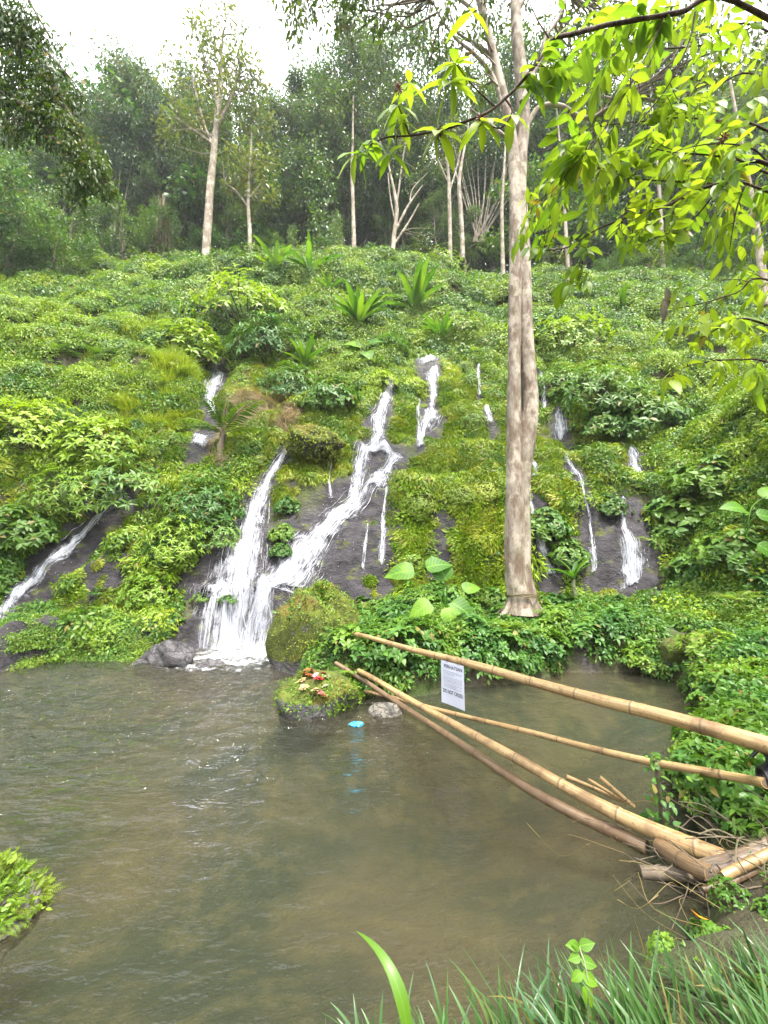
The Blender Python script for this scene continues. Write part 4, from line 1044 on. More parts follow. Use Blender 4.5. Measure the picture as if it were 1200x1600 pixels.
# ------------------------------------------------------------------ trees
def limb_path(a, b, bend, r_, n=5):
    a = np.array(a, float); b = np.array(b, float); L = np.linalg.norm(b - a)
    m1 = a * .65 + b * .35 + r_.normal(0, bend * L, 3); m2 = a * .3 + b * .7 + r_.normal(0, bend * L, 3)
    return smooth_path([a, m1, m2, b], n)
def cloud(mb, C_, n, rad, T, sc, r_, flat=.6, droop=.3, m=0):
    "n leaves round each cluster centre"
    N = len(C_); P = np.repeat(C_, n, 0); d = norm(r_.normal(size=(N * n, 3))); q = r_.random((N * n, 1)) ** .45
    R = np.repeat(np.broadcast_to(np.asarray(rad, float), (N,)), n)[:, None]
    P = P + d * q * R * np.array([1, 1, flat])
    Y = norm(d * .6 + norm(r_.normal(size=(N * n, 3))) * .7 + np.array([0, 0, -droop]))
    leaves(mb, T, P, Y, d * .5 + np.array([0, 0, .8]) + .4 * r_.normal(size=(N * n, 3)), sc * r_.uniform(.6, 1.3, N * n), r_.random(N * n), m)
def broad_tree(seed, Ht, base_h, R, nl, ncl, nleaf, rc, sc, T, leaf, bark, r0=.28, lean=0.05, flat=.6, droop=.3, top=1.0, shape='round', trunkbend=.02):
    r_ = np.random.default_rng(seed); tk = MB(); cr = MB()
    topp = np.array([r_.normal(0, lean) * Ht, r_.normal(0, lean) * Ht, Ht * .93])
    path = smooth_path([(0, 0, -.6), (r_.normal(0, trunkbend) * Ht, r_.normal(0, trunkbend) * Ht, Ht * .3), (topp[0] * .6, topp[1] * .6, Ht * .62), topp], 7)
    hh = path[:, 2] / Ht
    tube(tk, path, np.maximum(.02, r0 * (1 - .85 * np.clip(hh, 0, 1))), 9, 0, r_.random(), .25)
    tips = []
    for k in range(nl):
        f = base_h + (1 - base_h) * .85 * (k + r_.random() * .5) / nl
        i_ = int(np.argmin(np.abs(hh - f))); a = path[i_]
        az = 2.4 * k + r_.random(); t = (f - base_h) / (1 - base_h)
        if shape == 'round': rr = R * math.sqrt(max(.08, 1 - (1.7 * t - .7) ** 2)) * r_.uniform(.75, 1.1)
        elif shape == 'vase': rr = R * (.35 + .65 * t) * r_.uniform(.7, 1.1)
        else: rr = R * (1 - .45 * t) * r_.uniform(.6, 1.1)
        rise = Ht * (.10 + .14 * r_.random())
        b = a + np.array([math.cos(az) * rr, math.sin(az) * rr, rise * (1 if shape != 'column' else .3)])
        b[2] = min(b[2], Ht)
        lp = limb_path(a, b, .07, r_); tube(tk, lp, np.linspace(r0 * .38 * (1 - .6 * t), .03, len(lp)), 6, 0, r_.random(), cap=False)
        tips.append(b)
        for j in range(3):
            q = lp[r_.integers(len(lp) // 3, len(lp) - 1)]; c = q + norm(np.array([math.cos(az) + r_.normal(0, .8), math.sin(az) + r_.normal(0, .8), r_.uniform(-.1, .9)])) * rr * r_.uniform(.3, .55)
            l2 = limb_path(q, c, .08, r_, 3); tube(tk, l2, np.linspace(r0 * .14, .015, len(l2)), 5, 0, r_.random(), cap=False); tips.append(c)
    tips.append(topp); tips = np.array(tips)
    C_ = tips[r_.integers(0, len(tips), ncl)] + r_.normal(0, 1, (ncl, 3)) * R * np.array([.17, .17, .12])
    C_ = np.vstack([tips, C_]); C_[:, 2] = np.minimum(C_[:, 2], Ht * top - r_.random(len(C_)) * 1.2)
    cloud(cr, C_, nleaf, rc * r_.uniform(.6, 1.3, len(C_)), T, sc, r_, flat, droop)
    return tk.mesh('trunk', M[bark]), cr.mesh('crown', M[leaf])
def vine_column(seed, Ht, R, n, leaf='vine'):
    r_ = np.random.default_rng(seed); tk = MB(); cr = MB()
    pth = smooth_path([(0, 0, -.5), (r_.normal(0, .3), 0, Ht * .4), (r_.normal(0, .5), 0, Ht * .9)], 7)
    tube(tk, pth, np.linspace(.22, .06, len(pth)), 8, 0, .4)
    t = np.linspace(.0, 1, n); w = R * (.55 + .5 * np.abs(vnoise(t * 6, t * 0 + seed, seed)) * 2) * (1 - .5 * t)
    a = r_.random(n) * 6.28
    C_ = np.stack([np.cos(a) * w * .6, np.sin(a) * w * .6, t * Ht], -1)
    cloud(cr, C_, 46, w * .75, FARW, .17, r_, 1.1, 1.0)
    return tk.mesh('trunk', M['darkbark']), cr.mesh('crown', M[leaf])
def bamboo(seed, Ht, nc, spreadr):
    r_ = np.random.default_rng(seed); tk = MB(); cr = MB(); Cs = []
    for k in range(nc):
        a = r_.random() * 6.28; b = np.array([math.cos(a), math.sin(a), 0]) * spreadr * .25 * r_.random(); o = np.array([math.cos(a), math.sin(a), 0]) * spreadr * r_.uniform(.3, 1.1)
        h = Ht * r_.uniform(.75, 1.0)
        pth = smooth_path([b - [0, 0, .4], b + o * .18 + [0, 0, h * .45], b + o * .55 + [0, 0, h * .8], b + o * 1.0 + [0, 0, h * .97], b + o * 1.35 + [0, 0, h * .9]], 5)
        tube(tk, pth, np.linspace(.075, .015, len(pth)), 5, 0, r_.random(), cap=False)
        for t in np.linspace(.38, 1, 17): Cs.append(pth[int(t * (len(pth) - 1))] + r_.normal(0, .4, 3))
    Cs = np.array(Cs); cloud(cr, Cs, 60, r_.uniform(.5, 1.15, len(Cs)), FARN, .36, r_, .9, .9)
    return tk.mesh('culms', M['culm']), cr.mesh('crown', M['bamboo_leaf'])
def palm_tree(seed, Ht):
    pass
TP = {}
TP['dark'] = [broad_tree(200 + s, 20, .30, 4.0, 15, 80, 130, 1.05, .20, FARW, 'dark', 'trunk', .26, .04, .75) for s in range(4)]
TP['column'] = [broad_tree(210 + s, 21, .18, 2.5, 20, 80, 130, .9, .18, FARW, 'dark', 'darkbark', .24, .02, 1.0, .7, shape='column') for s in range(3)]
TP['bamboo'] = [bamboo(220 + s, 17, 17, 3.0) for s in range(3)]
TP['vine'] = [vine_column(230 + s, 7.5, 1.4, 60) for s in range(3)]
TP['thin'] = [broad_tree(240 + s, 19, .55, 3.2, 12, 22, 42, 1.0, .26, FAR, 'crown', 'trunk', .22, .04, .7, .3, shape='vase') for s in range(3)]
TP['under'] = [broad_tree(250 + s, 7.0, .22, 2.6, 10, 46, 60, .85, .22, FARW, 'vine', 'darkbark', .14, .05, .8) for s in range(3)]
def plant_tree(kind, x, y, s, label, cat='tree', group=None, name=None, i=None, z=None, rz=None, sz=1):
    p = TP[kind][random.randrange(len(TP[kind])) if i is None else i]
    nm = name or {'dark': 'forest_tree', 'column': 'forest_tree', 'bamboo': 'bamboo_clump', 'vine': 'vine_covered_tree', 'thin': 'slender_tree', 'under': 'young_tree'}[kind]
    o = thing(nm, (x, y, (height(x, y) if z is None else z) - .2), label, cat, group, random.random() * 6.28 if rz is None else rz, s)
    o.scale = (s, s, s * sz)
    link(p[0].name.split('.')[0], p[0], o); link('crown', p[1], o)
    return o
def tree_px(kind, px, topy, y, label, cat='tree', group=None, **k):
    "stand a tree of this kind so that its trunk is at px and its top reaches image row topy"
    d = ray(px, 400); x = d[0] * y / d[1]
    b = height(x, y); t = at(px, topy, y)
    x = x * .35 + t.x * .65 if False else x
    hts = {'dark': 20, 'column': 21, 'bamboo': 17, 'vine': 7.5, 'thin': 19, 'under': 7}
    s = (t.z - b) / hts[kind]
    return plant_tree(kind, x, y, max(.3, s), label, cat, group, **k)
# skyline, left to right: column position, row of the top, depth
for px, ty, y, kd in [(-150,200,33,'dark'),(-60,150,38,'dark'),(20,175,36,'dark'),(95,215,33,'dark'),(140,150,37,'bamboo'),(180,165,33,'bamboo'),(215,120,38,'bamboo'),(250,140,36,'bamboo'),(285,165,40,'column'),(320,190,35,'dark'),(365,235,39,'dark'),(410,185,42,'column'),(452,130,36,'column'),(478,195,40,'column'),(515,160,38,'dark'),(545,125,37,'dark'),(590,135,40,'dark'),(635,150,36,'dark'),(690,180,38,'dark'),(740,175,41,'column'),(785,165,37,'dark'),(840,150,40,'dark'),(900,135,36,'dark'),(960,150,39,'column'),(1010,140,36,'dark'),(1070,150,38,'dark'),(1130,165,35,'dark'),(1190,150,37,'dark'),(1260,130,36,'dark'),(1340,130,38,'dark')]:
    lab = {'bamboo': 'feathery bamboo clump on the skyline left of the tall pale tree', 'column': 'tall narrow dark tree standing on the skyline', 'dark': 'dense dark forest tree on the skyline'}[kd]
    tree_px(kd, px, ty, y, lab, 'bamboo' if kd == 'bamboo' else 'tree', {'bamboo': 'bamboo clumps on the skyline', 'column': 'narrow trees on the skyline', 'dark': 'dense trees on the skyline'}[kd])
# deeper rows that close the wood, leaving slits of light
for k in range(46):
    px = -260 + k * 36 + random.uniform(-12, 12); y = random.uniform(42, 56)
    if 425 < px < 500 and random.random() < .5: continue
    kd = random.choice(['dark', 'column', 'dark'])
    ty = 215 + 25 * math.sin(k * 1.7) + random.uniform(-25, 40)
    tree_px(kd, px, ty, y, 'dark tree deep in the forest behind the skyline trees', 'tree', 'trees deep in the forest')
# mid storey at the forest edge
for k in range(40):
    px = -100 + k * 34 + random.uniform(-14, 14); y = random.uniform(33, 38)
    tree_px(random.choice(['dark', 'bamboo', 'dark', 'under']), px, random.uniform(235, 320) if px < 560 or px > 900 else random.uniform(270, 340), y, 'leafy understorey tree in the shade of the forest edge', 'tree', 'understorey trees at the forest edge')
for px, ty, y in [(8,250,27),(60,290,26),(112,310,28),(150,320,29),(40,330,25),(-40,280,26),(500,225,33),(525,330,29),(300,350,30),(270,340,31),(455,350,30)]:
    tree_px('vine', px, ty, y, 'tree trunk smothered in green creepers at the forest edge', 'tree', 'creeper-smothered trees at the forest edge')
for px, ty, y in [(20,310,24),(85,345,24),(190,330,31),(250,345,30),(345,360,29),(425,370,29),(-30,340,23),(1010,380,30),(1090,370,29),(1180,360,28),(955,395,30)]:
    tree_px('under', px, ty, y, 'young leafy tree at the edge of the forest', 'tree', 'young trees at the forest edge')

def image_tree(name, paths, y, bark, label, cat='tree', clusters=None, leaf='crown', T=FAR, sc=.26, rc=.9, n=60, seed=1, flat=.8, droop=.3, twigs=True, wob=.25):
    "a tree whose stems follow given lines: points (px, py, radius px, depth offset)"
    r_ = np.random.default_rng(seed); tk = MB(); first = None; ends = []
    for pth in paths:
        P = [at(p[0], p[1], y + (p[3] if len(p) > 3 else 0)) for p in pth]
        R = [pxsize(p[0], p[1], y, p[2]) for p in pth]
        if first is None: first = P[0].copy()
        Q = smooth_path([(*(p - first), r) for p, r in zip(P, R)], 6)
        tube(tk, Q[:, :3], np.maximum(Q[:, 3], .006), 12, 0, r_.random(), wob)
        ends.append(Q)
    o = thing(name, first, label, cat)
    if clusters:
        cr = MB(); C_ = []
        for (px, py, rp, k, dy) in clusters:
            c = np.array(at(px, py, y + dy) - first); R = pxsize(px, py, y, rp)
            pts = c + norm(r_.normal(size=(k, 3))) * R * r_.random((k, 1)) ** .4 * np.array([1, .9, 1]); C_.append(pts)
            if twigs:      # join the leaf clusters to the nearest stem
                for q in pts[::2]:
                    best = min(((np.linalg.norm(e[j, :3] - q) + (1.5 if e[j, 2] > q[2] else 0), e[j, :3]) for e in ends for j in range(len(e) // 3, len(e))), key=lambda z: z[0])[1]
                    lp = limb_path(best, q, .06, r_, 3); tube(tk, lp, np.linspace(.035, .010, len(lp)) * min(1.5, R / 1.5 + .3), 5, 0, .5, cap=False)
        C_ = np.vstack(C_)
        cloud(cr, C_, n, rc * r_.uniform(.5, 1.3, len(C_)), T, sc, r_, flat, droop)
    link('trunk', tk.mesh('trunk', M[bark]), o)
    if clusters: link('crown', cr.mesh('crown', M[leaf]), o)
    return o
image_tree('tall_tree', [[(320,428,6.5),(324,360,6),(328,300,5.5),(334,240,5),(337,205,4.5),(343,150,3.5),(346,90,2),(348,45,1)],[(335,235,3),(318,190,2),(300,120,1.3)],[(338,200,3),(362,150,2),(378,90,1)],[(336,215,2.5),(300,200,1.5),(262,195,1)],[(340,165,2.5),(325,110,1.5),(310,60,1)]], 26.5, 'trunk',
    'tall pale-trunked tree with thin see-through crown rising above the skyline on the left', clusters=[(345,75,58,46,0),(330,130,66,50,0),(385,120,36,20,0),(300,180,50,26,-.5),(270,205,34,12,-.5),(300,210,30,12,.5)], sc=.36, rc=.85, n=20, seed=11)
image_tree('slender_tree', [[(391,402,3.5),(390,360,3),(388,320,2.6),(390,270,2),(394,200,1.2),(396,160,.8)],[(388,325,1.6),(370,300,1.2),(350,285,.8)],[(389,310,1.6),(410,285,1)]], 27.5, 'trunk',
    'slim pale tree with a loose leafy crown just right of the tall pale-trunked one', clusters=[(392,255,44,34,0),(400,190,28,16,0),(415,300,22,9,0),(365,290,24,9,0)], sc=.40, rc=.8, n=16, seed=12)
image_tree('slender_tree', [[(611,437,4),(613,400,3.6),(616,365,3.2),(620,325,2.8),(612,280,1.8),(602,240,1.2),(590,215,.8)],[(616,365,2.2),(628,340,2),(640,318,1.6),(660,290,1)],[(614,385,2),(625,368,1.6),(640,345,1.4),(655,318,1)],[(618,330,1.6),(624,290,1.4),(630,245,1),(636,215,.7)],[(617,345,1.2),(610,310,1),(606,270,.8)],[(640,318,1),(645,295,.8),(668,270,.5)]], 28.5, 'trunk',
    'slim pale tree splitting low into several bare stems at the forest edge', clusters=[(655,370,26,7,0),(640,260,30,7,0),(600,225,30,6,0)], sc=.24, rc=.7, n=26, seed=13)
image_tree('slender_tree', [[(706,440,4.6),(704,405,3.4),(703,360,3),(702,310,2.8),(700,265,2.2),(694,225,1.4)],[(702,300,1.4),(712,268,1.1),(720,235,.8)],[(702,290,1.2),(690,262,1),(680,240,.7)]], 28.5, 'trunk', 'straight pale tree at the forest edge left of the big foreground trunk', clusters=[(700,225,30,9,0)], sc=.24, rc=.7, n=30, seed=14)
image_tree('slender_tree', [[(723,405,3.8),(722,365,3.6),(720,330,3.4),(717,290,3),(722,250,2),(730,210,1.2),(734,160,.8)],[(718,290,1.6),(708,255,1),(700,225,.7)]], 31, 'trunk', 'dim pale trunk standing deeper between the slender trees', seed=15)
image_tree('slender_tree', [[(786,445,3.6),(786,424,3.4),(785,380,3),(784,330,2.8),(786,290,2),(790,220,1.4),(792,160,.7)]], 29, 'trunk', 'thin pale trunk peeping out just left of the big foreground trunk', seed=16)
image_tree('slender_tree', [[(888,470,3.4),(887,420,3),(884,360,2.6),(880,300,2),(874,220,1.4),(868,150,.7)]], 24, 'trunk', 'thin pale trunk behind the hanging leaves right of the big foreground trunk', clusters=[(865,395,26,8,0)], sc=.22, rc=.6, n=30, seed=17)
image_tree('leaning_tree', [[(1196,478,5),(1190,420,5),(1184,370,4.6),(1174,310,4),(1165,260,3),(1150,180,2.2),(1135,90,1.2)]], 17, 'trunk', 'leaning pale trunk at the right edge behind the hanging leaves', seed=18)
image_tree('slender_tree', [[(553,395,3.4),(552,335,3),(551,300,3),(550,260,2.6),(551,225,2),(552,150,1)]], 32, 'trunk', 'pale trunk glimpsed deep in the forest at the centre', seed=19)
image_tree('slender_tree', [[(476,395,2.6),(476,330,2.2),(476,290,2),(477,250,1.6),(478,180,.8)]], 36, 'trunk', 'thin trunk against the bright gap in the forest', seed=20)
image_tree('slender_tree', [[(1036,425,3.2),(1035,400,3),(1033,350,2.8),(1030,300,2.4),(1022,200,1.4),(1015,130,.7)]], 30, 'trunk', 'thin pale trunk far behind the hanging leaves at upper right', seed=22)
# fan of bamboo culms behind the slender trees
mb = MB(); b0 = at(752, 372, 33)
for k in range(15):
    tx = 700 + k * 9 + random.uniform(-5, 5); P_ = [at(748 + random.uniform(-9, 9), 378, 33), at(752 + (tx - 752) * .5, 315, 33), at(tx, 215 + random.uniform(0, 40), 33)]
    tube(mb, smooth_path([tuple(p - b0) for p in P_], 4), np.linspace(.07, .03, 9), 5, 0, random.random(), cap=False)
o = thing('bamboo_clump', b0, 'fan of bare bamboo culms in the dark forest left of the big foreground trunk', 'bamboo'); link('culms', mb.mesh('culms', M['trunk']), o)
# brown hanging roots
mb = MB(); b0 = at(256, 390, 29.5)
for k in range(90):
    x_ = random.gauss(256, 6); t0 = random.uniform(300, 340) + abs(x_ - 256); e = random.uniform(370, 400)
    P_ = [at(x_ + (256 - x_) * .4, t0, 29.5 + random.gauss(0, .3)), at(x_, (t0 + e) / 2, 29.5 + random.gauss(0, .3)), at(x_ + random.gauss(0, 2), e, 29.5 + random.gauss(0, .4))]
    tube(mb, smooth_path([tuple(p - b0) for p in P_], 3), .03, 4, 0, random.random(), cap=False)
o = thing('dead_creeper', b0, 'curtain of brown dead creepers hanging at the forest edge on the left', 'dead creeper'); link('strands', mb.mesh('strands', M['dry']), o)

# ------------------------------------------------------------------ the big pale tree on the middle bank
def big_tree():
    Y0 = 9.0
    SL = [(811,960,28),(811,935,23),(806,900,19),(804,850,17.5),(804,780,16),(803,700,13),(803,600,11.5),(804,500,11),(806,400,11),(806,300,10.5),(803,250,9.5),(797,200,8.5),(784,140,7.5),(770,80,6.5),(757,30,6),(738,-40,5.5),(720,-120,5)]
    SR = [(822,960,24),(822,935,19),(817,900,17),(815,850,16.5),(813,780,15.5),(815,730,16.5),(822,680,17.5),(828,630,15),(824,560,12),(820,480,12),(817,400,12),(812,300,12),(813,250,12),(817,200,11),(815,130,11),(808,60,9.5),(805,0,8.5),(803,-90,8),(806,-200,7)]
    BR = [[(820,205,6),(838,172,4.6),(858,164,4.2),(880,167,4),(905,182,4),(930,182,3.6),(962,160,2.6),(990,150,1.6)],
          [(816,160,5),(832,120,4),(846,90,3.4),(852,60,3),(872,30,2.4),(890,-20,2)],
          [(790,180,4.4),(770,120,3.6),(742,85,3),(712,60,2.4),(690,30,1.8),(670,-10,1.4)],
          [(772,90,3.6),(745,70,2.8),(715,50,2),(700,10,1.4)],
          [(805,240,4),(790,215,3.4),(760,190,2.4),(735,170,1.8)],
          [(760,40,3.4),(720,0,3),(660,-30,2.6),(590,-50,2.2),(520,-50,1.6),(450,-30,1)],
          [(808,20,4),(850,-60,3.4),(920,-110,2.6),(1000,-130,2)]]
    root = at(816, 945, Y0); root.z -= .15
    o = thing('pale_tree', root, 'big pale lichen-spotted tree with a fused double trunk standing on the bank', 'tree')
    mb = MB(); ends = []
    def stem(S, dy, wob, seg):
        Q = smooth_path([(*(at(a, b, Y0 + dy) - root), pxsize(a, b, Y0, r)) for a, b, r in S], 7)
        tube(mb, Q[:, :3], np.maximum(Q[:, 3] * .86, .01), seg, 0, random.random(), wob); ends.append(Q)
    stem(SL, -.02, .22, 26); stem(SR, .06, .22, 26)
    for b in BR: stem(b, random.uniform(-.3, .3), .15, 9)
    # root flare
    for a in (2.4, 3.5, .2):
        P_ = [(0, 0, .75), (math.cos(a) * .22, math.sin(a) * .22, .35), (math.cos(a) * .42, math.sin(a) * .38, .05), (math.cos(a) * .75, math.sin(a) * .7, -.2)]
        tube(mb, smooth_path(P_, 4), np.linspace(.10, .05, 13), 8, 0, .3, .2)
    cr = MB(); r_ = np.random.default_rng(5)
    CL = [(500,5,46,18),(450,-10,30,10),(560,10,44,18),(540,38,18,4),(475,30,20,5),(640,5,50,14),(690,40,44,8),(605,40,20,4),(740,60,40,6),(850,30,60,12),(930,20,60,18),(900,100,50,12),(930,140,40,10),(980,120,50,14),(960,60,60,24),(1050,60,70,24),(660,100,24,5),(760,20,40,10),(700,-60,90,16),(860,-90,120,30),(560,-80,90,30),(735,130,24,5),(905,215,24,6),(1100,120,50,16),(1150,60,60,16)]
    C_ = []
    for px, py, rp, k in CL:
        c = np.array(at(px, py, Y0 + r_.uniform(-.6, 1.2)) - root); R = pxsize(px, py, Y0, rp)
        pts = c + norm(r_.normal(size=(k, 3))) * R * r_.random((k, 1)) ** .4
        C_.append(pts)
        for q in pts[::2]:
            best = min(((np.linalg.norm(e[j, :3] - q) + (1.2 if e[j, 2] > q[2] + .5 else 0), e[j, :3]) for e in ends for j in range(len(e) // 2, len(e), 2)), key=lambda z: z[0])[1]
            lp = limb_path(best, q, .08, r_, 3); tube(mb, lp, np.linspace(.03, .008, len(lp)), 5, 0, .5, cap=False)
    C_ = np.vstack(C_)
    cloud(cr, C_, 15, .42 * r_.uniform(.5, 1.3, len(C_)), MIDN, .24, r_, .9, .7)
    link('trunk', mb.mesh('trunk', M['bigtrunk']), o); link('crown', cr.mesh('crown', M['shade']), o)
    # strands of a fibre rope round the foot
    rp = MB(); c = at(815, 928, Y0) - root
    a = np.linspace(0, 6.2832, 40)
    for j in range(3):
        tube(rp, np.stack([c[0] + .36 * np.cos(a), c[1] + .36 * np.sin(a), c[2] - .02 * j + .02 * np.sin(a * 3 + j)], -1), .012, 5, 0, .4, cap=False)
    link('rope', rp.mesh('rope', M['dry']), o)
big_tree()

# ------------------------------------------------------------------ overhanging branches, close to the camera
def overhang():
    r_ = np.random.default_rng(9)
    root = Vector((4.3, 2.6, height(4.3, 2.6) - .3))
    o = thing('overhanging_tree', root, 'tree with bright lime-green leaves hanging close overhead across the upper right', 'tree')
    tk = MB(); tube(tk, smooth_path([(0, 0, 0), (-.05, .05, 1.6), (.1, .0, 3.2), (.0, -.1, 5.4)], 6), np.linspace(.16, .08, 19), 12, 0, .5, .2); link('trunk', tk.mesh('trunk', M['darkbark']), o)
    def P(px, py, dep):
        d = ray(px, py); return np.array([d[0] * dep, d[1] * dep, H + d[2] * dep]) - np.array(root)
    top = lambda z: np.array([0, 0, z])
    BRS = [  # start height on the trunk, then px, py, distance; radius start and end
     (3.9, [(1150,3,2.5),(1060,20,2.45),(960,37,2.4),(900,52,2.35),(862,62,2.3),(850,82,2.28),(815,128,2.25),(770,170,2.22),(735,187,2.2),(690,203,2.2),(640,212,2.25),(600,216,2.3),(555,240,2.35)], .014, .003),
     (2.9, [(1205,258,2.3),(1150,278,2.35),(1095,296,2.4),(1040,322,2.5),(980,340,2.6),(930,360,2.7),(888,386,2.8),(850,392,2.9)], .011, .003),
     (2.7, [(1190,296,2.7),(1120,288,2.75),(1060,284,2.8),(985,278,2.85),(940,262,2.9)], .008, .003),
     (3.0, [(1200,205,2.9),(1130,190,2.9),(1060,184,2.95),(1000,190,3.0),(940,196,3.1)], .008, .003),
     (2.9, [(1180,262,2.4),(1120,244,2.45),(1050,238,2.5),(1010,228,2.55)], .007, .003),
     (2.2, [(1210,440,2.5),(1150,458,2.55),(1080,478,2.6),(1010,486,2.7)], .007, .002),
     (2.0, [(1210,512,2.4),(1150,500,2.45),(1110,520,2.5),(1075,540,2.55)], .008, .003),
     (2.0, [(1215,570,2.4),(1160,562,2.45),(1100,566,2.5),(1050,580,2.55)], .007, .002),
     (3.5, [(1190,120,3.2),(1120,130,3.2),(1050,120,3.3),(990,140,3.4)], .008, .003),
     (3.7, [(1180,40,3.3),(1100,70,3.4),(1000,80,3.5),(930,100,3.6)], .008, .003)]
    sub = [[(860,62,2.3),(845,40,2.32),(832,15,2.35),(815,-25,2.4)], [(1036,28,2.45),(1022,62,2.45),(1000,105,2.4),(968,160,2.4),(935,215,2.4),(900,255,2.4),(862,300,2.45)],
           [(1087,18,2.45),(1075,70,2.45),(1040,140,2.5),(1000,190,2.55),(960,240,2.6)], [(775,168,2.22),(755,150,2.2),(735,130,2.2),(712,100,2.2)],
           [(1150,278,2.35),(1120,300,2.35),(1080,345,2.4),(1030,370,2.45),(980,388,2.5)], [(1164,290,2.35),(1150,330,2.35),(1140,390,2.4)], [(640,212,2.25),(632,190,2.25),(622,165,2.25)], [(790,155,2.2),(800,175,2.2),(782,200,2.2),(752,190,2.2)],
           [(1205,258,2.3),(1170,230,2.3),(1110,225,2.35),(1060,235,2.4)],[(930,360,2.7),(915,395,2.7),(905,430,2.75)]]
    paths = []
    for h0, pts, ra, rb in BRS:
        pp = [top(h0), .5 * top(h0) + .5 * P(*pts[0]) + np.array([.15, -.1, .15])] + [P(*q) for q in pts]
        Q = smooth_path(pp, 6); mb = MB(); tube(mb, Q, np.linspace(ra * 1.15, rb * .8, len(Q)) + .0012 * r_.random(len(Q)), 7, 0, r_.random(), .25, cap=False)
        b = link('branch', mb.mesh('branch', M['twig']), o); paths.append((Q, b, h0))
    for pts in sub:
        Q = smooth_path([P(*q) for q in pts], 6); mb = MB(); tube(mb, Q, np.linspace(.006, .0022, len(Q)), 6, 0, r_.random(), .2, cap=False)
        b = link('branch', mb.mesh('branch', M['twig']), o); paths.append((Q, b, 9))
    allp = np.vstack([p[0][8:] if p[2] < 9 else p[0] for p in paths])
    lf = MB(); tw = MB()
    def spray(c, L, n, sc, attach=True):
        "a twig ending at c with alternate drooping leaves"
        j = np.argmin(np.linalg.norm(allp - c, axis=1) + .3 * np.maximum(0, c[2] - allp[:, 2])); a = allp[j]
        v = c - a; dist = np.linalg.norm(v)
        Q = limb_path(a, c, .08, r_, 4); Q[1:-1, 2] += .03 * dist
        tube(tw, Q, np.linspace(.0026, .0012, len(Q)), 4, 0, .5, cap=False)
        D = norm(c - Q[len(Q) // 2] + 1e-5)
        t = np.linspace(0, 1, n); ll = min(L, max(dist, .08))
        base = c[None] - D[None] * ll * (1 - t[:, None])
        S = norm(np.cross(D, [0, 0, 1.0])); sg = np.where(np.arange(n) % 2 == 0, 1, -1)[:, None]
        Y = norm(S[None] * sg * (1.05 - .75 * t[:, None]) + D[None] * (.45 + .5 * t[:, None]) + np.array([0, 0, -.55]) + .22 * r_.normal(size=(n, 3)))
        Z = np.array([0, 0, 1.0]) + .3 * r_.normal(size=(n, 3)) - D * .2
        leaves(lf, NEAR, base, Y, Z, sc * r_.uniform(.65, 1.15, n), r_.random(n))
    def whorl_at(px, py, dep, n, sc, dn=.9):
        c = P(px, py, dep); a = r_.random() * 6.28
        for k in range(n):
            w = a + 6.2832 * k / n
            Y = norm(np.array([math.cos(w), math.sin(w) * .7, -dn * r_.uniform(.0, 1.1)])); leaves(lf, NEAR, [c], [Y], [np.array([-.3 * math.cos(w), -.5, .8])], [sc * r_.uniform(.75, 1.15)], [r_.random() * .95])
    for px, py, dep, n, sc in [(752,190,2.2,7,.18),(686,206,2.2,7,.19),(622,165,2.25,8,.17),(628,190,2.25,5,.16),(712,100,2.2,9,.15),(705,130,2.2,6,.2),(738,20,2.2,3,.17),(557,240,2.35,6,.17),(582,218,2.3,5,.14),(640,130,2.3,6,.14),(800,180,2.2,4,.16),(575,235,2.35,5,.13),(610,240,2.3,4,.15),(832,140,2.3,4,.18),(870,120,2.3,5,.16)]:
        whorl_at(px, py, dep, n, sc)
    REG = [(870,110,40,5,2.4),(905,80,50,8,2.5),(950,90,60,12,2.6),(1010,60,60,12,2.7),(1080,60,60,12,2.7),(1000,130,60,12,2.7),(1070,140,60,14,2.8),(1140,120,60,12,2.8),(1180,180,50,12,2.7),
           (1120,190,60,14,2.7),(1050,200,60,14,2.7),(980,210,60,12,2.7),(1100,240,60,16,2.6),(1030,260,60,16,2.6),(960,280,60,14,2.7),(900,270,50,10,2.8),(860,280,44,8,2.9),(850,330,40,8,3.0),(830,375,34,7,3.0),
           (900,330,50,12,2.9),(960,340,50,12,2.8),(1020,330,60,14,2.6),(1090,320,60,14,2.6),(1160,330,50,12,2.6),(1180,250,50,12,2.6),(1190,90,40,8,2.8),(890,400,40,8,2.9),(840,400,24,4,3.0),(1000,385,44,7,2.6),(1080,380,50,8,2.6),
           (1150,400,50,9,2.6),(1170,450,50,8,2.6),(1090,470,44,6,2.7),(1040,500,40,5,2.7),(1110,520,50,9,2.6),(1170,520,50,10,2.5),(1090,560,46,8,2.6),(1160,570,50,9,2.6),(1060,590,30,4,2.6),(1185,610,30,4,2.6),(900,440,24,3,2.8),(870,200,40,4,2.6),(920,150,40,5,2.6),(1130,20,50,8,2.8),(905,10,50,7,2.9),(985,15,50,7,2.8),(880,440,20,2,2.8)]
    for px, py, rp, k, dep in REG:
        for _ in range(max(2, int(k * .64))):
            a = r_.random() * 6.28; q = rp * r_.random() ** .5
            spray(P(px + math.cos(a) * q, py + math.sin(a) * q, dep * r_.uniform(.86, 1.25)), r_.uniform(.18, .34), int(r_.integers(5, 9)), r_.uniform(.09, .155) * (1.25 if py < 250 and px < 1000 else 1))
    link('foliage', lf.mesh('foliage', M['overhang']), o); link('twigs', tw.mesh('twigs', M['twig']), o)
    red = flatmat('red_bud', (.20,.05,.03), .6, (.10,.03,.02), 80)
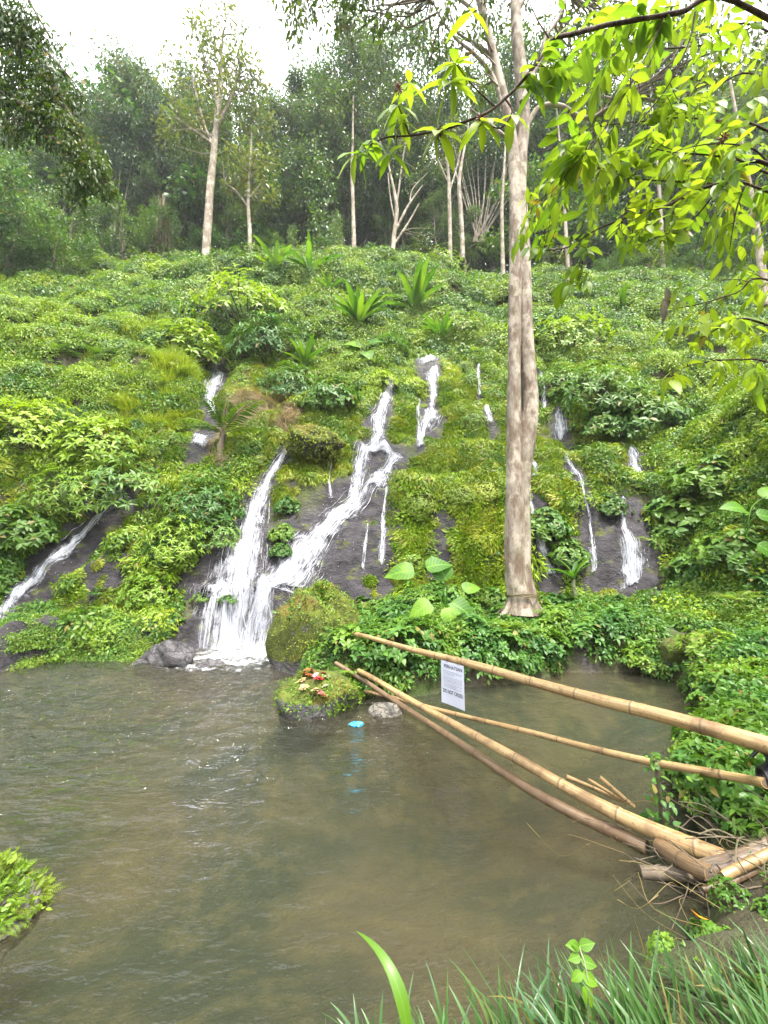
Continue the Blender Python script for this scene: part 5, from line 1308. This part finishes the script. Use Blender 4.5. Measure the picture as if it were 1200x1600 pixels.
    for px, py in [(752,188),(686,207),(622,140),(1130,216)]:
        mb = MB(); c = P(px, py, 2.2)
        for k in range(46):
            d = norm(r_.normal(size=3)); a = c + d * .008; b = c + d * r_.uniform(.015, .036)
            tube(mb, np.stack([a, (a + b) / 2 + .003 * r_.normal(size=3), b]), [.0015, .0025, .003], 5, 0, r_.random())
        link('flower_cluster', mb.mesh('flower_cluster', red), o)
    # two dark dry pods hanging
    for px, py in [(1041,470),(1036,488)]:
        mb = MB(); leaves(mb, NEAR, [P(px, py - 22, 2.5)], [np.array([.05, 0, -1.])], [np.array([0, -1, .1])], [.16], [.3], wid=.8)
        link('dry_pod', mb.mesh('dry_pod', M['darkbark']), o)
overhang()
def bough():
    r_ = np.random.default_rng(19); root = Vector((-9.6, 5.6, height(-9.6, 5.6) - .3))
    o = thing('shady_tree', root, 'dark tree with drooping small-leaved boughs in the upper left corner', 'tree')
    tk = MB(); tube(tk, smooth_path([(0, 0, 0), (.2, 0, 3), (.1, .2, 7), (.6, .2, 12)], 6), np.linspace(.32, .12, 19), 12, 0, .5, .2)
    Y0 = 6.2; cr = MB()
    P = lambda px, py, dy=0: np.array(at(px, py, Y0 + dy) - root)
    B = [[(.2,0,6), P(-80,40), P(20,60), P(70,120), P(110,180), P(140,240), P(168,285)], [(.3,.1,8), P(-60,-80), P(20,-40), P(50,10), P(80,60)], [(.2,0,5), P(-80,150), P(10,150), P(60,190), P(95,230), P(108,265)], [(.3,.1,7), P(-80,20), P(0,20), P(50,60), P(100,110), P(130,150)]]
    E = []
    for b in B:
        Q = smooth_path(b, 6); tube(tk, Q, np.linspace(.07, .008, len(Q)), 7, 0, r_.random(), .2, cap=False); E.append(Q[10:])
    E = np.vstack(E)
    C_ = []
    for px, py, rp, k in [(10,20,52,40),(20,80,46,34),(15,140,44,30),(50,60,34,22),(60,120,30,18),(85,170,30,20),(110,200,28,20),(130,235,28,20),(145,265,24,14),(100,150,24,12),(60,175,24,14),(20,185,30,14),(160,285,14,7),(125,285,18,8),(75,215,16,6),(-40,60,60,30),(-40,150,60,30),(115,300,12,4),(90,120,16,6)]:
        pts = P(px, py) + norm(r_.normal(size=(k, 3))) * pxsize(px, py, Y0, rp) * r_.random((k, 1)) ** .5; C_.append(pts)
        for q in pts[::2]:
            a = E[np.argmin(np.linalg.norm(E - q, axis=1))]; lp = limb_path(a, q, .08, r_, 3); tube(tk, lp, np.linspace(.012, .004, len(lp)), 4, 0, .5, cap=False)
    C_ = np.vstack(C_); cloud(cr, C_, 34, .20, MIDN, .11, r_, 1.0, .9)
    link('trunk', tk.mesh('trunk', M['darkbark']), o); link('crown', cr.mesh('crown', M['shade']), o)
bough()

# ------------------------------------------------------------------ bamboo poles
def polemat(name, a, b, dirt):
    m, nt, out = newmat(name); g = G(nt); at_, s = g.attr()
    cb = g.n('ShaderNodeCombineXYZ'); g.l(g.math('MULTIPLY', s.outputs[0], 26), cb.inputs[0]); g.l(g.math('MULTIPLY', s.outputs[1], 2.0), cb.inputs[1]); g.l(g.math('MULTIPLY', s.outputs[2], 30), cb.inputs[2])
    n1 = g.noise(1, 5, cb.outputs[0], .6); n2 = g.noise(4, 5, g.pos(), .65); n3 = g.noise(28, 4, g.pos(), .6)
    col = g.mix(g.rng(n1, .35, .65), a, b)
    col = g.mix(g.math('MULTIPLY', g.rng(n2, .48, .64), dirt), col, (.10,.055,.025))
    col = g.mix(g.math('MULTIPLY', g.rng(n3, .56, .68), .55), col, (.07,.045,.025))
    # node rings: darker band every 0.32 m
    f = g.math('ABSOLUTE', g.math('SUBTRACT', g.math('FRACT', g.math('DIVIDE', s.outputs[1], .46)), .5))
    col = g.mix(g.math('MULTIPLY', g.rng(f, .028, .0), .8), col, (.06,.04,.025))
    h = g.math('ADD', n1, g.math('MULTIPLY', n3, .4))
    g.l(g.bsdf(col, g.rng(n2, .3, .7, .32, .6), g.bump(h, .35, .004), .45), out.inputs[0]); return m
PM = polemat('golden_bamboo', (.20,.12,.05), (.36,.25,.115), .65); PD = polemat('old_bamboo', (.09,.058,.032), (.19,.125,.07), .8); PG = polemat('grey_wood', (.10,.075,.055), (.22,.17,.13), .6)
def pole(pts, r0, r1, mat, label, name='bamboo_pole', sag=.0, cat='bamboo pole', group=None, hollow_shade=True, parent=None, rings=True):
    A = [Vector(p) for p in pts]; L = sum((b - a).length for a, b in zip(A[:-1], A[1:])); n = max(8, int(L / .02)) if rings else 16
    Q = smooth_path(A, max(1, n // max(1, len(A) - 1))); n = len(Q)
    s_ = np.concatenate([[0], np.cumsum(np.linalg.norm(np.diff(Q, axis=0), axis=1))])
    f = np.abs((s_ / .46) % 1 - .5)
    rad = np.linspace(r0, r1, n) * (1 + (.10 * np.exp(-(f / .03) ** 2) - .03 * np.exp(-((f - .07) / .04) ** 2) if rings else 0)) * (1 + .012 * np.sin(s_ * 5))
    Q = Q + np.stack([.006 * np.sin(s_ * 4 + 1), 0 * s_, .008 * np.sin(s_ * 3)], -1)
    mb = MB(); b = Q[0].copy(); tube(mb, Q - b, rad, 20, 0, random.random(), .04, cap=True)
    o = link(name, mb.mesh(name, mat)); o.location = b
    if hollow_shade:
        for e, d in ((0, Q[0] - Q[1]), (-1, Q[-1] - Q[-2])):
            d = norm(d); hb = MB(); tube(hb, np.stack([Q[e] - b - d * .002, Q[e] - b + d * .003]), rad[e] * .72, 14, 0, .5); link('hollow_shade', hb.mesh('hollow_shade', M['darkbark']), o)  # solid dark disc on each cut end, its colour standing in for shade inside
    return tag(o, label, cat, group)
A_ = at(552, 990, 6.9); B_ = Vector((2.72, 2.60, .80)); d_ = (B_ - A_)
RA, RB_ = A_, A_ + d_ * 1.12
# aim the far end of the rail so that it leaves the frame where the photograph's does
tgt = at(1200, 1166, 2.72); RB_ = A_ + (tgt - A_) * 1.14
pole([RA, RA.lerp(RB_, .5) + Vector((0, 0, .01)), RB_], .033, .058, PM, 'highest bamboo pole, a golden rail above the water carrying the paper notice')
pole([at(560, 1048, 6.45), water_at(800, 1182, .22), water_at(960, 1268, .17), water_at(1145, 1350, .16)], .037, .057, PM, 'thick golden bamboo pole running from the offering rock down to the near right bank')
pole([at(524, 1036, 6.7), water_at(622, 1098, .10), water_at(815, 1224, .04), water_at(1010, 1326, .03)], .034, .044, PD, 'dark wet bamboo pole lying in the water just under the thick golden one')
pole([water_at(570, 1080, .12), water_at(700, 1112, .14), water_at(900, 1163, .30), at(1130, 1212, 3.05), at(1196, 1226, 2.7)], .026, .032, PM, 'middle bamboo pole, thinner than the rail above it, knotted and sagging over the water')
pole([water_at(1030, 1322, .10), water_at(1075, 1352, .16), water_at(1110, 1368, .2)], .048, .045, PD, 'short fat piece of old bamboo at the end of the thick pole')
for a, b, r, lab in [((884,1213),(968,1252),.016,'left one of three short sticks propped behind the thick bamboo pole'),((918,1218),(978,1256),.013,'middle one of three short sticks propped behind the thick bamboo pole'),((936,1214),(990,1262),.015,'right one of three short sticks propped behind the thick bamboo pole')]:
    pole([water_at(a[0], a[1], .25), water_at(b[0], b[1], .06)], r, r, PM, lab, 'stick', cat='stick', rings=False)
pole([water_at(1128, 1369, .22), water_at(1215, 1330, .34)], .025, .028, PM, 'pale broken bamboo stick pointing left on the near right bank', 'stick', cat='stick')
pole([water_at(1097, 1391, .16), water_at(1150, 1375, .2), water_at(1200, 1352, .26)], .016, .02, PD, 'thinner broken stick just below the pale one on the near right bank', 'stick', cat='stick')
pole([water_at(1085, 1362, .08), water_at(1160, 1345, .2), water_at(1230, 1318, .3)], .05, .06, PG, 'grey log under the broken sticks on the near right bank', 'log', cat='log', hollow_shade=False)
pole([water_at(1000, 1362, .02), water_at(1080, 1368, .05), water_at(1140, 1360, .1)], .035, .04, M['darkbark'], 'dark wet log at the waterline under the end of the bamboo poles', 'log', cat='log', hollow_shade=False, rings=False)
# black strap binding the poles at the right
mb = MB(); c = at(1192, 1216, 2.75); a = np.linspace(0, 2 * math.pi, 30)
for k in range(5): tube(mb, np.stack([.02 * np.cos(a * 1) + .012 * k, .062 * np.cos(a), .062 * np.sin(a) + .004 * k], -1), .009, 6, 0, .5)
tube(mb, smooth_path([(.02, 0, .05), (.03, -.02, .13), (.0, 0, .17), (-.04, .02, .12)], 5), .012, 6, 0, .5)
o = link('rubber_strap', mb.mesh('rubber_strap', flatmat('black_rubber', (.012,.012,.013), .5))); o.location = c; tag(o, 'black rubber strap tied round the end of the middle bamboo pole at the right edge', 'strap')
# upright stake wound with vine
b0 = water_at(1036, 1322, .0); mb = MB(); t0 = at(1024, 1188, b0.y)
tube(mb, smooth_path([(0, 0, -.3), tuple((t0 - b0) * .5 + Vector((.01, 0, 0))), tuple(t0 - b0)], 5), .014, 8, 0, .5)
o = thing('stake', b0, 'upright stake wound with leafy vine beside the middle bamboo pole', 'stake'); link('post', mb.mesh('post', M['darkbark']), o)
mb = MB(); n = 90; tt = rng.random(n); h_ = (t0 - b0).z
leaves(mb, BROAD, np.stack([rng.normal(0, .05, n) + (t0 - b0).x * tt, rng.normal(0, .05, n), tt * h_ * 1.05], -1), rdir(n) + [0, 0, -.3], rdir(n) + [0, -.3, 1], rng.uniform(.03, .07, n)); link('vine_leaves', mb.mesh('vine_leaves', M['bank']), o)

# ------------------------------------------------------------------ the notice
def notice():
    ax = (RB_ - RA).normalized()
    def on(px):
        best = min(((abs((600 + 600 * (q.x) / ((q.y * CP + (q.z - H) * SP))) - px), k) for k, q in ((k, RA.lerp(RB_, k / 1000)) for k in range(1001))), key=lambda z: z[0])[1]
        return RA.lerp(RB_, best / 1000)
    L, R = on(693), on(729); W = (R - L).length; hh = W * 1.36
    a = min(1.0, 1.0); o = thing('notice', L, 'white laminated paper notice hanging from the top bamboo rail', 'notice')
    nx = Vector((ax.x, ax.y, ax.z)); dn = Vector((-.05, -.02, -1)).normalized(); nn = nx.cross(dn).normalized()
    if nn.y > 0: nn = -nn
    hh = (L.z - at(690, 1096, L.y).z)
    def pt(u, v, e=0): return nx * (u * W) + dn * (v * hh) + nn * (.048 + e - .03 * v + .010 * math.sin(v * 4) * math.sin(u * 3))
    mb = MB(); nu, nv = 12, 20
    for e in (0, -.0015):
        V = [pt(i / nu, .03 + j / nv * .97, e) for j in range(nv + 1) for i in range(nu + 1)]
        i = np.arange(nv)[:, None] * (nu + 1) + np.arange(nu)[None]
        F = np.stack([i, i + 1, i + nu + 2, i + nu + 1], -1).reshape(-1, 4)
        mb.add([tuple(v) for v in V], [F])
    m, nt, out = newmat('laminated_paper'); g = G(nt)
    g.l(g.bsdf(g.mix(g.noise(3, 3, g.pos()), (.40,.42,.52), (.50,.51,.60)), .25, None, .6), out.inputs[0])
    link('sheet', mb.mesh('sheet', m), o)
    ink = flatmat('black_ink', (.02,.02,.025), .6); grey = flatmat('grey_ink', (.22,.22,.28), .6)
    def text(s_, v, size, u0=.5, mat=ink, wmax=.8):
        cu = bpy.data.curves.new('t', 'FONT'); cu.body = s_; cu.size = 1; cu.align_x = 'CENTER'; cu.align_y = 'CENTER'; cu.offset = .012
        ob = bpy.data.objects.new('t', cu); COL.objects.link(ob); dg = bpy.context.evaluated_depsgraph_get(); me = bpy.data.meshes.new_from_object(ob.evaluated_get(dg))
        bpy.data.objects.remove(ob)
        xs = [q.co.x for q in me.vertices]; k = wmax / (max(xs) - min(xs))
        for q in me.vertices:
            q.co = pt(u0 + q.co.x * k, v - q.co.y * size, .0025)
        me.materials.clear(); me.materials.append(mat); me.name = 'lettering'
        link('lettering', me, o)
    text('PERHATIAN', .145, .115, .54, ink, .78)
    text('DO NOT CROSS', .71, .12, .51, ink, .84)
    r_ = random.Random(4)
    mb = MB()
    for v in (.24, .275, .31, .37, .405, .44, .475, .53, .565, .60):
        u = .10 + r_.random() * .04
        while u < .88:
            w = r_.uniform(.03, .11); q = [pt(u, v, .0025), pt(min(u + w, .92), v, .0025), pt(min(u + w, .92), v + .010, .0025), pt(u, v + .010, .0025)]
            mb.add([tuple(z) for z in q], [[(0, 1, 2, 3)]]); u += w + .02
            if v in (.31, .565) and u > .6: break
    link('small_print', mb.mesh('small_print', grey), o)
    mb = MB()
    for dx in (.28, .75):
        P_ = pt(dx, .05, .0); tube(mb, smooth_path([P_, P_ + Vector((0, -.01, .06)), P_ + Vector((-.01, .04, .10)), P_ + Vector((-.03, .02, .2 if dx < .5 else .12))], 4), .003, 5, 0, .5, cap=False)
    link('tie', mb.mesh('tie', M['dry']), o)
notice()

# ------------------------------------------------------------------ offerings on the rock, litter, leaves
FLO = {'red': flatmat('red_petal', (.36,.02,.02), .6, (.26,.015,.03), 40), 'pink': flatmat('pink_petal', (.38,.10,.10), .6, (.30,.06,.06), 40), 'orange': flatmat('orange_petal', (.38,.09,.03), .6, (.30,.12,.05), 40), 'cream': flatmat('cream_petal', (.32,.22,.10), .6, (.24,.15,.07), 40), 'white': flatmat('white_petal', (.36,.30,.30), .6, (.28,.20,.22), 40)}
def on_rock(V, x, y):
    d = np.hypot(V[:, 0] - x, V[:, 1] - y); k = d < .05
    return float(V[k, 2].max()) if k.any() else float(V[np.argmin(d), 2])
def flower(kind, x, y, z, r, label, n=7, cup=.5, group=None):
    mb = MB(); r_ = np.random.default_rng(int(abs(x * 1e4)) + 3); a = np.arange(n) * 6.2832 / n + r_.random(n) * .4
    for lay, (s, e) in enumerate(((1, cup), (.65, cup + .6))):
        aa = a + lay * .4
        leaves(mb, BROAD, np.tile([[0, 0, .004]], (n, 1)), np.stack([np.cos(aa), np.sin(aa), 0 * aa + e], -1), np.stack([-np.cos(aa) * .6, -np.sin(aa) * .6, 0 * aa + 1], -1), s * r * r_.uniform(.8, 1.2, n), r_.random(n), wid=1.3)
    o = link('flower', mb.mesh('flower', FLO[kind])); o.location = (x, y, z + .006); o.rotation_euler = (r_.normal(0, .25), r_.normal(0, .25), r_.random() * 6)
    return tag(o, label, 'flower', group)
for px, py, kd, r, lab in [(464,1052,'red',.055,'leftmost red flower on the offering rock'),(476,1054,'orange',.05,'orange flower beside the leftmost red one on the offering rock'),(486,1050,'pink',.05,'pink flower at the back of the offering rock'),(484,1058,'orange',.05,'orange petals at the middle of the flower row on the rock'),
    (497,1065,'red',.055,'bright red flower alone at the front of the flower row'),(493,1056,'white',.042,'white petals right of the middle of the flower row'),(505,1054,'pink',.042,'small pink flower near the right end of the row'),(511,1060,'white',.045,'white and pink petals at the right end of the row'),
    (472,1064,'cream',.045,'cream flower below the leftmost red one'),(475,1078,'cream',.05,'dried cream flower at the lower left of the offering rock'),(495,1080,'cream',.06,'large dried cream ring of petals low on the offering rock'),(503,1086,'pink',.04,'faded pink flower below the large cream ring'),(508,1073,'white',.035,'tiny white petal right of the cream ring'),(490,1092,'cream',.042,'brownish petals at the front foot of the offering rock'),(509,1092,'orange',.036,'yellow-orange petal at the front right of the offering rock'),(480,1048,'orange',.04,'orange petals at the very back of the offering rock')]:
    # where the view ray meets the top of the rock
    d = ray(px, py); best = None
    for t in np.arange(5.0, 7.4, .01):
        x_, y_, z_ = d[0] * t, d[1] * t, H + d[2] * t
        if np.min(np.hypot(OFFR[:, 0] - x_, OFFR[:, 1] - y_)) < .09 and on_rock(OFFR, x_, y_) >= z_ and z_ > .02: best = (x_, y_, max(z_, on_rock(OFFR, x_, y_))); break
    if best: flower(kd, *best, r * 1.45, lab, 7, .3)
w = water_at(557, 1132, .01); mb = MB(); r_ = np.random.default_rng(2)
th = np.linspace(0, 6.2832, 24, endpoint=False)[None]; ph = np.linspace(-.5, .5, 12)[:, None] * math.pi
rr = 1 + .35 * fbm(np.cos(th) * 2 + ph, np.sin(th) * 2, 6, 3); V = np.stack([np.cos(ph) * np.cos(th) * rr * .10, np.cos(ph) * np.sin(th) * rr * .05, (np.sin(ph) + 0 * th) * rr * .035], -1).reshape(-1, 3)
i = np.arange(11)[:, None] * 24; j = np.arange(24)[None]; mb.add(V, [np.stack([i + j, i + (j + 1) % 24, i + 24 + (j + 1) % 24, i + 24 + j], -1).reshape(-1, 4)])
o = link('plastic_wrapper', mb.mesh('plastic_wrapper', flatmat('blue_plastic', (.01,.15,.30), .25, (.06,.30,.42), 30), smooth=False)); o.location = w; tag(o, 'crumpled bright blue plastic wrapper floating in the pool', 'plastic wrapper')
mb = MB(); leaves(mb, BROAD, [(0, 0, 0)], [(.5, .8, -.3)], [(0, -.4, 1)], [.13], [.3]); o = link('fallen_leaf', mb.mesh('fallen_leaf', flatmat('yellow_leaf', (.62,.27,.01), .45, (.5,.2,.01), 30))); o.location = water_at(1092, 1414, .14); o.location = at(1094, 1434, 2.35); tag(o, 'orange-yellow fallen leaf lying on the near right bank', 'leaf')
# tangle of dead twigs on the near right bank
mb = MB(); b0 = water_at(1120, 1400, .1); r_ = np.random.default_rng(31)
for k in range(60):
    x_ = r_.uniform(1.85, 2.6); y_ = r_.uniform(2.4, 3.1); z_ = max(height(x_, y_), 0) + abs(r_.normal(0, .05)); a = r_.normal(2.6, .9); L_ = r_.uniform(.12, .5)
    p0 = np.array([x_, y_, z_]) - b0; p2 = p0 + np.array([math.cos(a), math.sin(a), r_.normal(0, .18)]) * L_; p1 = (p0 + p2) / 2 + r_.normal(0, .05, 3)
    tube(mb, smooth_path([p0, p1, p2], 4), r_.uniform(.0015, .0055), 5, 0, r_.random(), cap=False)
o = link('twig_debris', mb.mesh('twig_debris', [M['darkbark']])); o.location = b0; tag(o, 'tangle of dead brown twigs and roots where the poles meet the near bank', None, None, 'stuff')
mb = MB()
for k in range(40):
    x_ = r_.uniform(1.5, 2.6); y_ = r_.uniform(2.2, 3.2); z_ = max(height(x_, y_), -.01) + abs(r_.normal(0, .03)); a = r_.normal(2.6, 1.2); L_ = r_.uniform(.15, .5)
    p0 = np.array([x_, y_, z_]) - b0; p2 = p0 + np.array([math.cos(a), math.sin(a), r_.normal(0, .15)]) * L_; p1 = (p0 + p2) / 2 + r_.normal(0, .06, 3)
    tube(mb, smooth_path([p0, p1, p2], 4), r_.uniform(.001, .0028), 4, 0, r_.random(), cap=False)
o = link('straw_debris', mb.mesh('straw_debris', M['dry'])); o.location = b0; tag(o, 'pale dry stems strewn over the near bank and trailing into the water', None, None, 'stuff')

# ------------------------------------------------------------------ ferns smothering the left stone
cL = np.array([-2.34, 2.50, .05]); V = LR[(LR[:, 2] > .02)]
r_ = np.random.default_rng(41); mb = MB()
for k in range(1000):
    p = V[r_.integers(0, len(V))]; n_ = norm(p - cL)
    frond(mb, p, n_ * .8 + r_.normal(0, .35, 3) + [0, 0, .45], r_.uniform(.05, .12), 13, FERNT, r_, .9, .36, rad=.0018)
n = 5000; ii = r_.integers(0, len(V), n); pp_ = V[ii] + r_.normal(0, .025, (n, 3)); nn_ = norm(pp_ - cL)
leaves(mb, MID, pp_, norm(nn_ + .8 * rdir(n) + [0, 0, .3]), nn_ + .4 * rdir(n), r_.uniform(.02, .05, n))
o = link('small_ferns', mb.mesh('small_ferns', [leafmat('light_fern', (.08,.17,.012), (.14,.24,.02), (.15,.21,.02), patch=4, vein=0), M['twig']])); tag(o, 'light green little ferns crowding over the stone at the lower left', None, None, 'stuff')

# ------------------------------------------------------------------ grass on the near bank
r_ = np.random.default_rng(51); mb = MB()
for k in range(2300):
    x_ = -.35 + 2.95 * r_.random() ** .8; y_ = r_.uniform(.75, 1.85); 
    if pool_sd(np.array([x_]), np.array([y_]))[0] < -.02 and r_.random() < .9: continue
    if x_ < .4 and r_.random() < .55: continue
    z_ = height(x_, y_); L_ = r_.uniform(.15, .36) * (1 if x_ > .2 else .85); a = r_.normal(2.4, 1.0); ti = abs(r_.normal(0, .42))
    blade(mb, (x_, y_, z_ - .02), (math.cos(a) * ti, math.sin(a) * ti * .5 + .1, 1), L_, r_.uniform(.009, .021), r_.uniform(.05, .75), r_.random(), 8, 0, r_.normal(0, .5))
o = link('bank_grass', mb.mesh('bank_grass', leafmat('glaucous_blade', (.022,.07,.02), (.075,.15,.045), (.05,.115,.025), patch=3, vein=.3, old=.06, spec=.5, rough=.35))); tag(o, 'thick blue-green blades of grass along the near bank', None, None, 'stuff')
mb = MB(); blade(mb, (0, 0, 0), (-.1, .1, 1), .42, .045, .95, .6, 14, 0, .3)
b0 = at(640, 1640, 1.45); o = link('broad_blade', mb.mesh('broad_blade', M['banana'])); o.location = b0; o.rotation_euler = (0, 0, 0); tag(o, 'single broad light green blade curving left above the near grass', 'blade of grass')
mb = MB(); b0 = at(915, 1590, 1.62); tp = at(905, 1478, 1.72) - b0
tube(mb, smooth_path([(0, 0, -.1), tp * .5 + Vector((.02, 0, 0)), tp], 5), .003, 6, 0, .5, cap=False)
o = thing('seedling', b0, 'yellow-green seedling standing up out of the near grass', 'seedling'); link('stem', mb.mesh('stem', M['culm']), o)
mb = MB()
for dx, dz, f, L_ in [(-.9, .3, 1, .055), (.9, .4, 1, .06), (-.5, .6, .95, .04), (.9, -.1, .8, .06), (-.9, 0, .85, .05), (.9, -.4, .6, .065), (-.8, -.3, .62, .05), (.5, -.9, .42, .07)]:
    leaves(mb, BROAD, [tuple(tp * f)], [(dx, -.3, dz)], [(0, -.8, .7)], [L_], [.3])
link('foliage', mb.mesh('foliage', M['ear']), o)
# leafy weeds between the grass and the debris
def weeds():
    pos = [(x_, y_) for x_, y_ in spread(34, 1.2, 2.9, 1.75, 3.0, .17, lambda x, y: (pool_sd(x, y) > .0))]
    plants(pos, [3, 4, 0], .16, .32, 'small leafy weed among the debris on the near bank', 'weeds on the near bank', 'weed')
weeds()

# ------------------------------------------------------------------ air
hz = MB(); X0, X1, Y0_, Y1, Z0, Z1 = -410, 410, -310, 610, -3.5, 75
V = [(x, y, z) for z in (Z0, Z1) for y in (Y0_, Y1) for x in (X0, X1)]
hz.add(V, [[(0, 2, 3, 1), (4, 5, 7, 6), (0, 1, 5, 4), (2, 6, 7, 3), (0, 4, 6, 2), (1, 3, 7, 5)]])
hm, nt, out = newmat('haze'); pv = nt.nodes.new('ShaderNodeVolumePrincipled'); pv.inputs['Density'].default_value = .0005; pv.inputs['Color'].default_value = (.92, .96, 1, 1); pv.inputs['Anisotropy'].default_value = .2
nt.links.new(pv.outputs[0], out.inputs['Volume'])
hz_o = link('haze', hz.mesh('haze', hm, smooth=False)); tag(hz_o, 'thin damp haze hanging in the valley air', None, None, 'stuff')
